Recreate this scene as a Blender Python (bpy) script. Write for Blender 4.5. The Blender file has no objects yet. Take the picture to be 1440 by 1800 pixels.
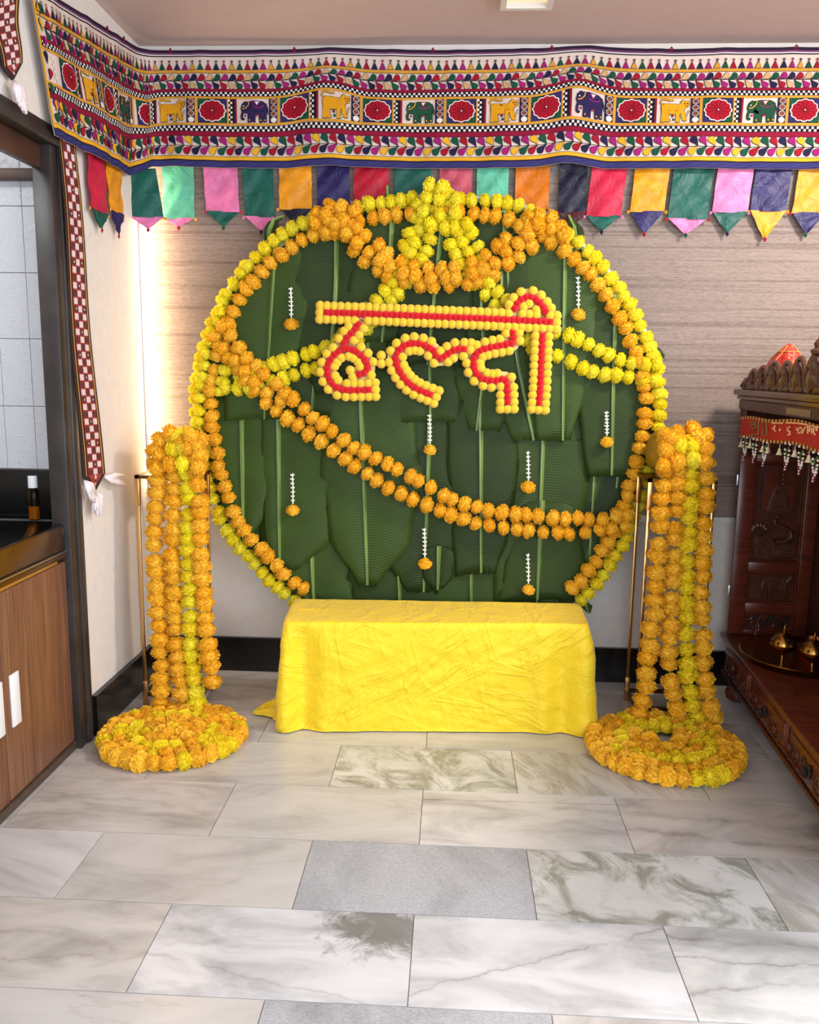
import bpy, bmesh, math, random
from mathutils import Vector, Matrix, noise, geometry
rnd = random.Random(7)
PI = math.pi
C = bpy.context.scene.collection
V = Vector
# ------------------------------------------------------------------ camera, light, exposure
FPX, YAW, PITCH, ROLL, CAMZ = 1482.75, .0488, .1647, -.0136, 1.3355
_cy, _sy, _cp, _sp = math.cos(YAW), math.sin(YAW), math.cos(PITCH), math.sin(PITCH)
FWD = V((-_sy*_cp, _cy*_cp, -_sp)); _r = V((_cy, _sy, 0)); _d = FWD.cross(_r)
RIGHT = math.cos(ROLL)*_r + math.sin(ROLL)*_d
DOWN = -math.sin(ROLL)*_r + math.cos(ROLL)*_d
EYE = V((0, 0, CAMZ))
cd = bpy.data.cameras.new('camera'); cam = bpy.data.objects.new('camera', cd); C.objects.link(cam)
cd.sensor_fit = 'HORIZONTAL'; cd.sensor_width = 36; cd.lens = 36*FPX/1440; cd.clip_start = .02
cam.matrix_world = Matrix.Translation(EYE) @ Matrix((RIGHT, -DOWN, -FWD)).transposed().to_4x4()
S = bpy.context.scene; S.camera = cam
S.view_settings.view_transform = 'Standard'; S.view_settings.look = 'None'
S.view_settings.gamma = 1; S.view_settings.use_curve_mapping = False
S.view_settings.exposure = 0.67

W = bpy.data.worlds.new('world'); S.world = W; W.use_nodes = True
bgn = W.node_tree.nodes['Background']; bgn.inputs[0].default_value = (.78, .88, 1, 1); bgn.inputs[1].default_value = 1.0

def area(name, loc, target, sx, sy, power, col, spread=180):
    l = bpy.data.lights.new(name, 'AREA'); l.shape = 'RECTANGLE'; l.size = sx; l.size_y = sy
    l.energy = power; l.color = col; l.spread = math.radians(spread)
    o = bpy.data.objects.new(name, l); C.objects.link(o); o.location = loc
    o.rotation_euler = (V(target)-V(loc)).to_track_quat('-Z', 'Y').to_euler()
    return o
area('balcony_daylight', (.3, -1.85, 1.4), (.3, 3.0, 1.0), 2.6, 1.9, 46, (.78, .89, 1))
area('added_side_light', (2.24, .0, 1.5), (-.6, 2.2, .7), 2.0, 1.5, 50, (.80, .90, 1))  # added light, no window known here; makes the shrine shade the floor beside it
area('ceiling_lamp_light', (1.85, 2.3, 2.56), (1.4, 2.5, 0), .34, .34, 46, (1, .93, .86))
area('added_alcove_light', (-1.95, 2.0, 2.3), (-1.75, 2.4, .8), .9, .12, 7, (.95, .97, 1))  # added to brighten the alcove tiles, no fixture known there

# point on a real plane seen at a photograph position (1440x1800 frame)
def ray(x, y): return (FWD + RIGHT*((x-720)/FPX) + DOWN*((y-900)/FPX))
def U(x, y, p0, n):
    w = ray(x, y); return EYE + w*((V(p0)-EYE).dot(n)/w.dot(n))
def UX(x, y, X): return U(x, y, (X, 0, 0), V((1, 0, 0)))
def UY(x, y, Y): return U(x, y, (0, Y, 0), V((0, 1, 0)))
def UZ(x, y, Z): return U(x, y, (0, 0, Z), V((0, 0, 1)))
def lerp(a, b, t): return a+(b-a)*t
def smooth(t): t = max(0, min(1, t)); return t*t*(3-2*t)

# ------------------------------------------------------------------ materials
def lin(c):
    return tuple((x/255/12.92 if x/255 <= .04045 else ((x/255+.055)/1.055)**2.4) for x in c)
MATS = {}
class NT:
    def __init__(s, name):
        s.m = bpy.data.materials.new(name); s.m.use_nodes = True; s.t = s.m.node_tree
        s.b = s.t.nodes['Principled BSDF']; MATS[name] = s.m
    def n(s, typ, **kw):
        x = s.t.nodes.new(typ)
        for k, v in kw.items():
            if k.startswith('i_'): x.inputs[k[2:].replace('_', ' ')].default_value = v
            else: setattr(x, k, v)
        return x
    def l(s, a, b): s.t.links.new(a, b)
    def coord(s, kind='Object', scale=(1, 1, 1), rot=(0, 0, 0), rand=0):
        tc = s.n('ShaderNodeTexCoord'); mp = s.n('ShaderNodeMapping')
        src = tc.outputs[kind]
        if any(rot):
            m0 = s.n('ShaderNodeMapping'); m0.inputs['Rotation'].default_value = rot; s.l(src, m0.inputs['Vector']); src = m0.outputs[0]
        mp.inputs['Scale'].default_value = scale
        s.l(src, mp.inputs['Vector'])
        if rand:
            oi = s.n('ShaderNodeObjectInfo'); mu = s.n('ShaderNodeMath', operation='MULTIPLY'); mu.inputs[1].default_value = rand
            s.l(oi.outputs['Random'], mu.inputs[0]); cb = s.n('ShaderNodeCombineXYZ')
            for i in range(3): s.l(mu.outputs[0], cb.inputs[i])
            s.l(cb.outputs[0], mp.inputs['Location'])
        return mp.outputs[0]
    def noise(s, vec, scale, detail=3, rough=.5, dist=0):
        x = s.n('ShaderNodeTexNoise'); x.inputs['Scale'].default_value = scale; x.inputs['Detail'].default_value = detail
        x.inputs['Roughness'].default_value = rough; x.inputs['Distortion'].default_value = dist
        s.l(vec, x.inputs['Vector']); return x.outputs['Fac']
    def ramp(s, fac, stops):
        r = s.n('ShaderNodeValToRGB'); e = r.color_ramp.elements
        while len(e) < len(stops): e.new(.5)
        for q, (p, c) in zip(e, stops):
            q.position = p; q.color = (*lin(c), 1) if len(c) == 3 else c
        s.l(fac, r.inputs[0]); return r.outputs[0]
    def mix(s, fac, a, b, mode='MIX'):
        x = s.n('ShaderNodeMix', data_type='RGBA', blend_type=mode)
        for i, v in ((0, fac), (6, a), (7, b)):
            if isinstance(v, (int, float)): x.inputs[i].default_value = v
            elif isinstance(v, tuple): x.inputs[i].default_value = (*lin(v), 1)
            else: s.l(v, x.inputs[i])
        return x.outputs[2]
    def bump(s, h, strength=.3, dist=.01):
        b = s.n('ShaderNodeBump'); b.inputs['Strength'].default_value = strength; b.inputs['Distance'].default_value = dist
        s.l(h, b.inputs['Height']); s.l(b.outputs[0], s.b.inputs['Normal']); return b
    def set(s, col=None, rough=None, metal=None, spec=None):
        if col is not None:
            if isinstance(col, tuple): s.b.inputs['Base Color'].default_value = (*lin(col), 1)
            else: s.l(col, s.b.inputs['Base Color'])
        if rough is not None: s.b.inputs['Roughness'].default_value = rough
        if metal is not None: s.b.inputs['Metallic'].default_value = metal
        if spec is not None: s.b.inputs['Specular IOR Level'].default_value = spec
        return s
def plain(name, col, rough=.5, metal=0, var=.0, bump=0, bscale=60, spec=.5):
    t = NT(name); c = t.coord('Object')
    if var:
        f = t.noise(c, bscale*.3, 3)
        a = tuple(min(255, x*(1+var)) for x in col); b = tuple(x*(1-var) for x in col)
        t.set(t.ramp(f, [(.3, b), (.7, a)]), rough, metal, spec)
    else: t.set(col, rough, metal, spec)
    if bump: t.bump(t.noise(c, bscale, 3), bump, .004)
    return t.m
def cloth(name, col, rough=.8, wr=.35, sheen=.0):
    t = NT(name); c = t.coord('Object')
    f = t.noise(c, 14, 4, .55, .8)
    a = tuple(min(255, x*1.06) for x in col); b = tuple(x*.9 for x in col)
    t.set(t.ramp(f, [(.35, b), (.65, a)]), rough, 0, .3); t.bump(f, wr, .02)
    return t.m
plain('wall_paint', (220, 213, 206), .7, var=.015, bump=.04, bscale=90)
plain('ceiling_paint', (198, 177, 172), .8, var=.01)
plain('black_granite', (14, 15, 15), .12, var=.3, bscale=200)
plain('skirting_black', (18, 17, 17), .22, var=.25, bscale=120)
plain('white_plastic', (232, 232, 234), .4)
plain('steel', (205, 205, 205), .3, 1)
plain('trim_white', (214, 212, 208), .5)
plain('dark_jamb', (48, 42, 40), .38, var=.2, bscale=30)
plain('jamb_brown', (72, 46, 34), .45, var=.2, bscale=20)
plain('gold_strip', (196, 140, 52), .35, .4)
plain('counter_nosing', (66, 40, 14), .2, var=.25, bscale=40)
plain('brass', (176, 128, 58), .25, 1)
plain('dark_brass', (120, 84, 44), .3, 1)
plain('gold_metal', (214, 166, 104), .28, 1)
plain('copper', (150, 84, 50), .3, 1)
plain('pot_gold', (168, 132, 30), .42, .35, var=.08)
plain('jasmine', (238, 238, 230), .7)
plain('green_stem', (70, 110, 40), .6)
plain('board_green', (38, 52, 26), .8, var=.15)
plain('bench_wood', (120, 86, 54), .6)
plain('ring_frame', (205, 208, 200), .5)
plain('backing_card', (226, 196, 120), .7)
plain('tassel_white', (232, 220, 222), .8, bump=.4, bscale=220)
plain('strip_dark', (44, 26, 26), .8, bump=.2, bscale=300)
plain('strip_red', (150, 52, 44), .8)
plain('strip_cell', (92, 34, 38), .8)
plain('strip_lace', (222, 196, 196), .8)
plain('bead_white', (230, 224, 216), .35)
plain('bead_red', (120, 18, 34), .35)
plain('bell_cream', (214, 200, 160), .35)
plain('toran_red', (176, 22, 24), .75, bump=.3, bscale=120)
plain('toran_gold', (206, 150, 72), .55)
plain('toran_dark', (70, 22, 24), .7)
plain('toran_olive', (120, 100, 50), .7)
plain('tape_beige', (138, 120, 94), .6)
plain('interior_dark', (30, 16, 12), .7)
plain('string_white', (235, 232, 220), .7)
plain('lettering_gold', (232, 176, 122), .5)

def flower_mat(name, c0, c1, c2):
    t = NT(name); g = t.n('ShaderNodeNewGeometry'); oi = t.n('ShaderNodeObjectInfo')
    col = t.mix(g.outputs['Random Per Island'], c0, c1)
    col = t.mix(oi.outputs['Random'], col, c2, 'MIX') if False else col
    m = t.n('ShaderNodeMath', operation='MULTIPLY'); m.inputs[1].default_value = .55; t.l(oi.outputs['Random'], m.inputs[0])
    col = t.mix(m.outputs[0], col, c2)
    t.set(col, .65, 0, .25)
    tr = t.n('ShaderNodeBsdfTranslucent'); t.l(col, tr.inputs[0])
    mx = t.n('ShaderNodeMixShader'); mx.inputs[0].default_value = .22
    t.l(t.b.outputs[0], mx.inputs[1]); t.l(tr.outputs[0], mx.inputs[2])
    t.l(mx.outputs[0], t.t.nodes['Material Output'].inputs[0])
flower_mat('marigold_orange', (255, 206, 56), (255, 188, 30), (255, 212, 74))
flower_mat('marigold_yellow', (255, 242, 50), (255, 232, 26), (255, 246, 84))
flower_mat('marigold_lime', (255, 232, 48), (248, 218, 24), (255, 234, 60))
def pom(name, col, col2):
    t = NT(name); c = t.coord('Object', rand=9); f = t.noise(c, 160, 3)
    t.set(t.mix(f, col, col2), .9, 0, .1); t.bump(f, .6, .004)
    t.b.inputs['Sheen Weight'].default_value = .25
pom('pompom_yellow', (255, 220, 62), (255, 200, 36)); pom('pompom_red', (232, 10, 22), (200, 0, 14))

def wood(name, a, b, scale=(1, 1, 1), rough=.4, detail=6, bump=.1, ns=5):
    t = NT(name); c = t.coord('Object', scale, rand=3); f = t.noise(c, ns, detail, .6, 1.2)
    t.set(t.ramp(f, [(.3, a), (.7, b)]), rough); t.bump(f, bump, .004)
wood('veneer', (96, 62, 42), (142, 98, 70), (9, 9, .35), .42, ns=6)
wood('mandir_wood', (58, 28, 18), (92, 46, 30), (3, 3, 3), .3, ns=6)
wood('mandir_red', (78, 34, 22), (112, 52, 34), (6, 1, 6), .25, ns=4)
wood('carving_wood', (62, 36, 26), (96, 58, 42), (6, 6, 6), .26, ns=6)
wood('plinth_wood', (60, 48, 40), (84, 68, 58), (1, 8, 8), .5)

def wallpaper():
    t = NT('wallpaper'); f = t.noise(t.coord('Object', (5, 1, 330)), 1, 4, .6, .2)
    g = t.noise(t.coord('Object', (.5, 1, 84)), 1, 2, .5); w = t.noise(t.coord('Object', (60, 1, 420)), 1, 2, .5)
    col = t.ramp(f, [(.3, (112, 97, 89)), (.55, (131, 116, 107)), (.75, (144, 129, 120))])
    col = t.mix(t.ramp(g, [(.38, (255, 255, 255)), (.45, (0, 0, 0))]), col, t.mix(.62, col, (84, 66, 60)))
    col = t.mix(.25, col, t.ramp(w, [(.35, (112, 92, 84)), (.65, (176, 158, 148))]))
    t.set(col, .6, 0, .3); t.bump(f, .2, .003)
wallpaper()

def marble(name, base, veins, vein_col, blotch=None, scale=1.0, grain=.0, stretch=(1, 1, 1), rot=0):
    t = NT(name); c = t.coord('Object', tuple(s*scale for s in stretch), (0, 0, rot), rand=37)
    f = t.noise(c, 3.0, 6, .6, 1.2)
    col = t.ramp(f, [(.25, tuple(x*.82 for x in base)), (.5, base), (.75, tuple(min(255, x*1.06) for x in base))])
    v = t.noise(c, 1.3, 8, .6, .7)
    a = t.n('ShaderNodeMath', operation='SUBTRACT'); a.inputs[1].default_value = .5; t.l(v, a.inputs[0])
    b = t.n('ShaderNodeMath', operation='ABSOLUTE'); t.l(a.outputs[0], b.inputs[0])
    k = t.ramp(b.outputs[0], [(0, (150, 150, 150)), (veins, (62, 62, 62)), (veins*5, (0, 0, 0))])
    w2 = t.noise(c, 1.1, 2); k = t.mix(t.ramp(w2, [(.42, (0, 0, 0)), (.62, (255, 255, 255))]), (0, 0, 0), k)
    col = t.mix(k, col, vein_col)
    if blotch:
        g = t.noise(c, 5.5, 7, .68, 1.0); k2 = t.ramp(g, [(.46, (0, 0, 0)), (.6, (225, 225, 225))])
        h = t.noise(c, 16, 5, .7, .4); bc = t.mix(h, blotch, tuple(min(255, x*1.5) for x in blotch))
        col = t.mix(k2, col, bc)
    if grain:
        g = t.noise(t.coord('Object', (1, 2.2, 1), rand=11), 170, 3, .7); col = t.mix(grain, col, t.ramp(g, [(.35, (90, 92, 96)), (.65, (255, 255, 255))]), 'MULTIPLY')
    sp = t.noise(c, 34, 3, .6); ks = t.ramp(sp, [(.72, (0, 0, 0)), (.78, (150, 150, 150))]); col = t.mix(ks, col, tuple(x*.6 for x in vein_col))
    t.set(col, .27, 0, .5)
marble('marble_white', (200, 200, 201), .014, (150, 146, 142), scale=.8, stretch=(.7, 2.2, 1), rot=.35)
marble('marble_beige', (187, 184, 181), .014, (140, 128, 116), scale=.9, stretch=(.7, 2, 1), rot=-.1)
marble('marble_grey', (180, 182, 187), .002, (160, 162, 166), scale=.7, grain=.34)
marble('marble_green', (198, 198, 195), .02, (150, 148, 138), (92, 92, 80), 1.0, stretch=(1, 1.3, 1), rot=.7)
marble('marble_streak', (195, 193, 190), .02, (128, 124, 116), (120, 116, 104), .8, stretch=(3, .8, 1), rot=-.45)
def marble_line(name, base, slope, off, width, vcol, wob=.05, two=None, patch=None):
    t = NT(name); c = t.coord('Object', (1, 1, 1)); f = t.noise(t.coord('Object', (2, 5, 1), rand=9), 1.6, 6, .6, .8)
    col = t.ramp(f, [(.3, tuple(x*.80 for x in base)), (.55, base), (.75, tuple(min(255, x*1.05) for x in base))])
    sp = t.n('ShaderNodeSeparateXYZ'); t.l(c, sp.inputs[0]); n1 = t.noise(c, 6, 5, .6)
    def mth(op, a, b):
        x = t.n('ShaderNodeMath', operation=op)
        for i, v in enumerate((a, b)):
            if isinstance(v, (int, float)): x.inputs[i].default_value = v
            else: t.l(v, x.inputs[i])
        return x.outputs[0]
    for sl, of, wd in ([(slope, off, width)]+(two or [])):
        d = mth('SUBTRACT', sp.outputs[1], mth('MULTIPLY', sp.outputs[0], sl)); d = mth('ADD', mth('SUBTRACT', d, of), mth('MULTIPLY', mth('SUBTRACT', n1, .5), wob*2))
        d = mth('ABSOLUTE', d, 0); k = t.ramp(d, [(0, (205, 205, 205)), (wd, (120, 120, 120)), (wd*3.5, (40, 40, 40)), (wd*9, (0, 0, 0))])
        br = t.noise(t.coord('Object', (9, 9, 1), rand=5), 1, 4, .6); k = t.mix(t.ramp(br, [(.3, (30, 30, 30)), (.6, (255, 255, 255))]), (0, 0, 0), k); col = t.mix(k, col, vcol)
    if patch:
        px_, py_, pr = patch; dx = mth('SUBTRACT', sp.outputs[0], px_); dy = mth('SUBTRACT', sp.outputs[1], py_)
        q = mth('SQRT', mth('ADD', mth('MULTIPLY', dx, dx), mth('MULTIPLY', mth('MULTIPLY', dy, dy), 3)), 0); n2 = t.noise(c, 15, 8, .75, .8)
        k = mth('MULTIPLY', mth('LESS_THAN', 0, 1), mth('SUBTRACT', n2, mth('MULTIPLY', q, .55/pr))); col = t.mix(t.ramp(k, [(.12, (0, 0, 0)), (.32, (225, 225, 225))]), col, (92, 90, 80))
    t.set(col, .27, 0, .5)
marble_line('marble_diagonal', (202, 202, 204), .42, .01, .004, (120, 110, 104), .05)
marble_line('marble_corner', (200, 201, 204), -.22, -.10, .003, (140, 134, 128), .04, patch=(.24, .10, .27))
marble_line('marble_edge_line', (198, 195, 193), .015, .105, .003, (84, 64, 58), .012)
marble_line('marble_spots', (193, 188, 184), -.16, .03, .012, (128, 116, 106), .07, two=[(-.1, -.07, .014)])
marble_line('marble_grey_streaks', (198, 198, 196), -.06, .10, .010, (104, 100, 96), .05, two=[(.2, -.02, .008), (-.05, .03, .004)])
marble_line('marble_beige_streak', (192, 188, 184), -.12, .02, .012, (150, 140, 128), .06, two=[(.1, -.06, .006)])
plain('grout', (168, 164, 158), .7)

def tile_emboss():
    t = NT('embossed_tile'); c = t.coord('Object', rand=23)
    v = t.noise(c, 16, 2, .4, 1.6)
    a = t.n('ShaderNodeMath', operation='MULTIPLY'); a.inputs[1].default_value = 9; t.l(v, a.inputs[0])
    s = t.n('ShaderNodeMath', operation='SINE'); 
    a2 = t.n('ShaderNodeMath', operation='MULTIPLY'); a2.inputs[1].default_value = 3.2; t.l(a.outputs[0], a2.inputs[0]); t.l(a2.outputs[0], s.inputs[0])
    k = t.ramp(s.outputs[0], [(.8, (0, 0, 0)), (1, (255, 255, 255))])
    t.set((192, 193, 197), .3); t.bump(k, .4, .004)
tile_emboss()

def leafmat():
    t = NT('banana_leaf'); uv = t.n('ShaderNodeUVMap'); sp = t.n('ShaderNodeSeparateXYZ'); t.l(uv.outputs[0], sp.inputs[0])
    w = t.n('ShaderNodeTexWave', wave_type='BANDS', bands_direction='Y'); w.inputs['Scale'].default_value = 26; w.inputs['Distortion'].default_value = .6
    w.inputs['Detail'].default_value = 2; w.inputs['Detail Scale'].default_value = .5
    t.l(uv.outputs[0], w.inputs['Vector'])
    oi = t.n('ShaderNodeObjectInfo')
    c = t.mix(oi.outputs['Random'], (36, 50, 22), (64, 88, 32))
    n = t.noise(t.coord('Object', rand=7), 7, 3); c = t.mix(n, c, t.mix(oi.outputs['Random'], (28, 38, 18), (44, 60, 24)))
    k = t.n('ShaderNodeMath', operation='MULTIPLY'); k.inputs[1].default_value = .26; t.l(w.outputs['Fac'], k.inputs[0])
    c = t.mix(k.outputs[0], c, (70, 90, 44))
    t.set(c, .42, 0, .16); t.bump(w.outputs['Fac'], .3, .003)
leafmat()
def ribmat():
    t = NT('leaf_midrib'); c = t.coord('Object', (40, 40, 1)); t.set(t.ramp(t.noise(c, 3), [(.3, (72, 100, 36)), (.7, (124, 148, 74))]), .4)
ribmat()
def yellowcloth():
    t = NT('yellow_satin'); c = t.coord('Object', (1, 1, 1.4), (.2, .5, .6)); f = t.noise(c, 5, 3, .5, 1.4)
    def crease(scale, rot, lo, hi):
        n = t.noise(t.coord('Object', scale, rot), 1, 3, .5, .5); return t.ramp(n, [(lo, (0, 0, 0)), ((lo+hi)/2, (150, 150, 150)), (hi, (255, 255, 255)), (min(1, hi+.03), (190, 190, 190)), (min(1, hi+.2), (60, 60, 60))])
    mk = t.ramp(t.noise(t.coord('Object', (3, 3, 4)), 1, 2), [(.42, (0, 0, 0)), (.58, (255, 255, 255))])
    h = t.mix(mk, crease((4, 4, 22), (0, .6, 0), .42, .58), crease((3, 3, 17), (0, -.25, 0), .42, .58)); h = t.mix(.35, h, crease((16, 16, 5), (0, .2, .3), .4, .58)); h = t.mix(.4, h, t.ramp(f, [(.2, (0, 0, 0)), (.8, (255, 255, 255))]))
    t.set((238, 204, 34), .5, 0, .3); t.bump(h, .8, .012); t.b.inputs['Sheen Weight'].default_value = .15
yellowcloth()
def glassy(name, col, rough=.04):
    t = NT(name); t.set(col, rough); t.b.inputs['Transmission Weight'].default_value = 1; t.b.inputs['IOR'].default_value = 1.45
glassy('bottle_glass', (214, 170, 90)); glassy('oil', (214, 140, 40)); MATS['oil'].node_tree.nodes['Principled BSDF'].inputs['Transmission Weight'].default_value = .45; MATS['bottle_glass'].node_tree.nodes['Principled BSDF'].inputs['IOR'].default_value = 1.2
def emit(name, col, s):
    t = NT(name); t.set(col, .5); t.b.inputs['Emission Color'].default_value = (*lin(col), 1); t.b.inputs['Emission Strength'].default_value = s
emit('tube_glow', (255, 224, 180), 22); emit('lamp_diffuser', (240, 214, 176), .35)
def plastic_red():
    t = NT('red_wrap'); c = t.coord('Object'); f = t.noise(c, 40, 3, .6, 1)
    t.set(t.ramp(f, [(.3, (150, 24, 28)), (.7, (210, 70, 54))]), .2); t.bump(f, .5, .01)
plastic_red()
# valance colours
FAB = dict(cream=(226, 206, 194), purple=(46, 26, 52), lilac=(122, 76, 112), white=(236, 230, 226), black=(28, 18, 30), ochre=(214, 152, 52),
           maroon=(140, 18, 50), yellow=(232, 172, 40), navy=(50, 42, 92), crimson=(160, 16, 40), green=(24, 78, 54), indigo=(36, 28, 66),
           magenta=(160, 28, 108), lionyellow=(226, 158, 22), tan=(206, 164, 116), mirror=(128, 72, 58), flowerred=(164, 14, 38), flowerdark=(110, 8, 26), elenavy=(44, 34, 80), elegreen=(30, 76, 56), bluethread=(70, 80, 150))
for k, c in FAB.items(): plain('fabric_'+k, tuple(x*.91 for x in c), .85, bump=.12, bscale=400, spec=.2)
SATIN = dict(crimson=(206, 30, 68), orange=(238, 156, 24), teal=(22, 92, 80), mint=(98, 190, 158), pink=(232, 124, 176), navy=(42, 34, 92), red=(186, 20, 48), rose=(200, 84, 104), amber=(214, 116, 14), ink=(22, 22, 48), maroon=(80, 24, 34), green=(40, 130, 96))
for k, c in SATIN.items():
    m = cloth('satin_'+k, tuple(x*.93 for x in c), .45, .5)

# ------------------------------------------------------------------ mesh builder
class MB:
    def __init__(s): s.v = []; s.f = []; s.m = []; s.uv = None
    def add(s, vs, fs, m=0):
        o = len(s.v); s.v += [tuple(p) for p in vs]; s.f += [tuple(i+o for i in f) for f in fs]
        s.m += [m]*len(fs); return s
    def box(s, lo, hi, m=0, bev=0.0, mat=None):
        x0, y0, z0 = lo; x1, y1, z1 = hi
        if bev:
            bm = bmesh.new(); bmesh.ops.create_cube(bm, size=1)
            for v in bm.verts: v.co = V(((x0+x1)/2+v.co.x*(x1-x0), (y0+y1)/2+v.co.y*(y1-y0), (z0+z1)/2+v.co.z*(z1-z0)))
            bmesh.ops.bevel(bm, geom=bm.edges[:], offset=bev, segments=2, profile=.5, affect='EDGES')
            bm.verts.index_update(); vs = [v.co.copy() for v in bm.verts]; fs = [[v.index for v in f.verts] for f in bm.faces]; bm.free()
        else:
            vs = [V((x, y, z)) for z in (z0, z1) for y in (y0, y1) for x in (x0, x1)]
            fs = [(0, 2, 3, 1), (4, 5, 7, 6), (0, 1, 5, 4), (2, 6, 7, 3), (0, 4, 6, 2), (1, 3, 7, 5)]
        if mat: vs = [mat @ p for p in vs]
        return s.add(vs, fs, m)
    def tube(s, pts, r, n=8, m=0, cap=True, flat=1.0):
        pts = [V(p) for p in pts]; N = len(pts); vs = []; prev = None
        for i, p in enumerate(pts):
            t = (pts[min(i+1, N-1)]-pts[max(i-1, 0)]).normalized()
            if prev is None: a = t.orthogonal().normalized()
            else: a = (prev - t*prev.dot(t)).normalized()
            prev = a; b = t.cross(a); rr = r[i] if isinstance(r, (list, tuple)) else r
            for k in range(n):
                an = 2*PI*k/n; vs.append(p + a*math.cos(an)*rr + b*math.sin(an)*rr*flat)
        fs = [(i*n+k, i*n+(k+1) % n, (i+1)*n+(k+1) % n, (i+1)*n+k) for i in range(N-1) for k in range(n)]
        if cap: fs += [tuple(range(n-1, -1, -1)), tuple((N-1)*n+k for k in range(n))]
        return s.add(vs, fs, m)
    def lathe(s, prof, c=(0, 0, 0), n=24, m=0, mat=None, sx=1, sy=1):
        c = V(c); vs = []; fs = []
        for r, z in prof:
            for k in range(n):
                a = 2*PI*k/n; p = V((r*math.cos(a)*sx, r*math.sin(a)*sy, z))
                vs.append(c + (mat @ p if mat else p))
        for i in range(len(prof)-1):
            for k in range(n): fs.append((i*n+k, i*n+(k+1) % n, (i+1)*n+(k+1) % n, (i+1)*n+k))
        if prof[0][0] > 1e-5: fs.append(tuple(range(n-1, -1, -1)))
        if prof[-1][0] > 1e-5: fs.append(tuple((len(prof)-1)*n+k for k in range(n)))
        return s.add(vs, fs, m)
    def ball(s, c, r, m=0, n=10, k=6, sc=(1, 1, 1), mat=None):
        pr = [(math.sin(PI*i/k)*r, -math.cos(PI*i/k)*r) for i in range(k+1)]; pr[0] = (1e-6, -r); pr[-1] = (1e-6, r)
        M_ = Matrix.Diagonal(sc)
        if mat: M_ = mat @ M_
        return s.lathe(pr, c, n, m, M_)
    def grid(s, fn, nu, nv, m=0, uv=False):
        vs = [fn(i/nu, j/nv) for j in range(nv+1) for i in range(nu+1)]; w = nu+1
        fs = [(j*w+i, j*w+i+1, (j+1)*w+i+1, (j+1)*w+i) for j in range(nv) for i in range(nu)]
        if uv: s.uv = [(i/nu, j/nv) for j in range(nv+1) for i in range(nu+1)]
        return s.add(vs, fs, m)
    def prism(s, poly, fn, d0, d1, m=0):
        """closed outline (2-D) raised between depths d0 and d1; fn(x, y, d) -> point"""
        n = len(poly); vs = [fn(x, y, d0) for x, y in poly]+[fn(x, y, d1) for x, y in poly]
        fs = [tuple(range(n-1, -1, -1)), tuple(range(n, 2*n))]+[(i, (i+1) % n, n+(i+1) % n, n+i) for i in range(n)]
        return s.add(vs, fs, m)
    def mesh(s, name, mats, smooth=True, angle=35, origin=(0, 0, 0)):
        me = bpy.data.meshes.new(name); o = V(origin)
        me.from_pydata([V(p)-o for p in s.v], [], s.f); me.polygons.foreach_set('material_index', s.m)
        for k in (mats if isinstance(mats, (list, tuple)) else [mats]): me.materials.append(MATS[k])
        if s.uv:
            u = me.uv_layers.new(name='UVMap')
            for lp in me.loops:
                if lp.vertex_index < len(s.uv): u.data[lp.index].uv = s.uv[lp.vertex_index]
        if smooth:
            me.polygons.foreach_set('use_smooth', [True]*len(me.polygons))
            if angle: me.set_sharp_from_angle(angle=math.radians(angle))
        me.update(); return me
    def build(s, name, mats, parent=None, **kw):
        org = kw.pop('origin', None)
        if org is None and parent is not None: org = parent.get('_o', (0, 0, 0))
        return link(name, s.mesh(name, mats, origin=org or (0, 0, 0), **kw), parent, None if parent else org)
def link(name, me, parent=None, loc=None):
    o = bpy.data.objects.new(name, me); C.objects.link(o)
    if parent: o.parent = parent
    if loc is not None: o.location = loc
    return o
def tag(o, label=None, cat=None, group=None, kind=None):
    if label: o['label'] = label
    if cat: o['category'] = cat
    if group: o['group'] = group
    if kind: o['kind'] = kind
    return o
ORG = {}
def thing(name, label, cat, loc=(0, 0, 0), group=None, rotz=0):
    o = bpy.data.objects.new(name, None); C.objects.link(o); o.location = loc; o.rotation_euler.z = rotz
    o.empty_display_size = .05
    return tag(o, label, cat, group)
def part(name, mb, mats, parent, org=None, **kw):
    """a part modelled in world coordinates under a thing that stands at org"""
    return mb.build(name, mats, parent, origin=org if org is not None else (0, 0, 0), **kw)
def struct(name, mb, mats, **kw):
    return tag(mb.build(name, mats, **kw), kind='structure')
def catmull(pts, n=10, closed=False):
    out = []; N = len(pts); P = [V(p) for p in pts]
    for i in range(N if closed else N-1):
        g = lambda k: P[k % N] if closed else P[max(0, min(N-1, k))]
        a, b, c, d = g(i-1), g(i), g(i+1), g(i+2)
        for k in range(n):
            t = k/n; out.append(.5*((2*b)+(c-a)*t+(2*a-5*b+4*c-d)*t*t+(3*b-a-3*c+d)*t**3))
    if not closed: out.append(P[-1])
    return out
def resample(pts, step, jitter=0):
    L = [0]
    for a, b in zip(pts, pts[1:]): L.append(L[-1]+(b-a).length)
    n = max(1, round(L[-1]/step)); out = []; j = 0
    for k in range(n+1):
        s = min(L[-1], max(0, L[-1]*k/n + (rnd.uniform(-jitter, jitter) if 0 < k < n else 0)))
        j = 0
        while j < len(L)-2 and L[j+1] < s: j += 1
        d = L[j+1]-L[j]; t = (s-L[j])/d if d else 0
        out.append((pts[j].lerp(pts[j+1], t), (pts[j+1]-pts[j]).normalized()))
    return out
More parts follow.
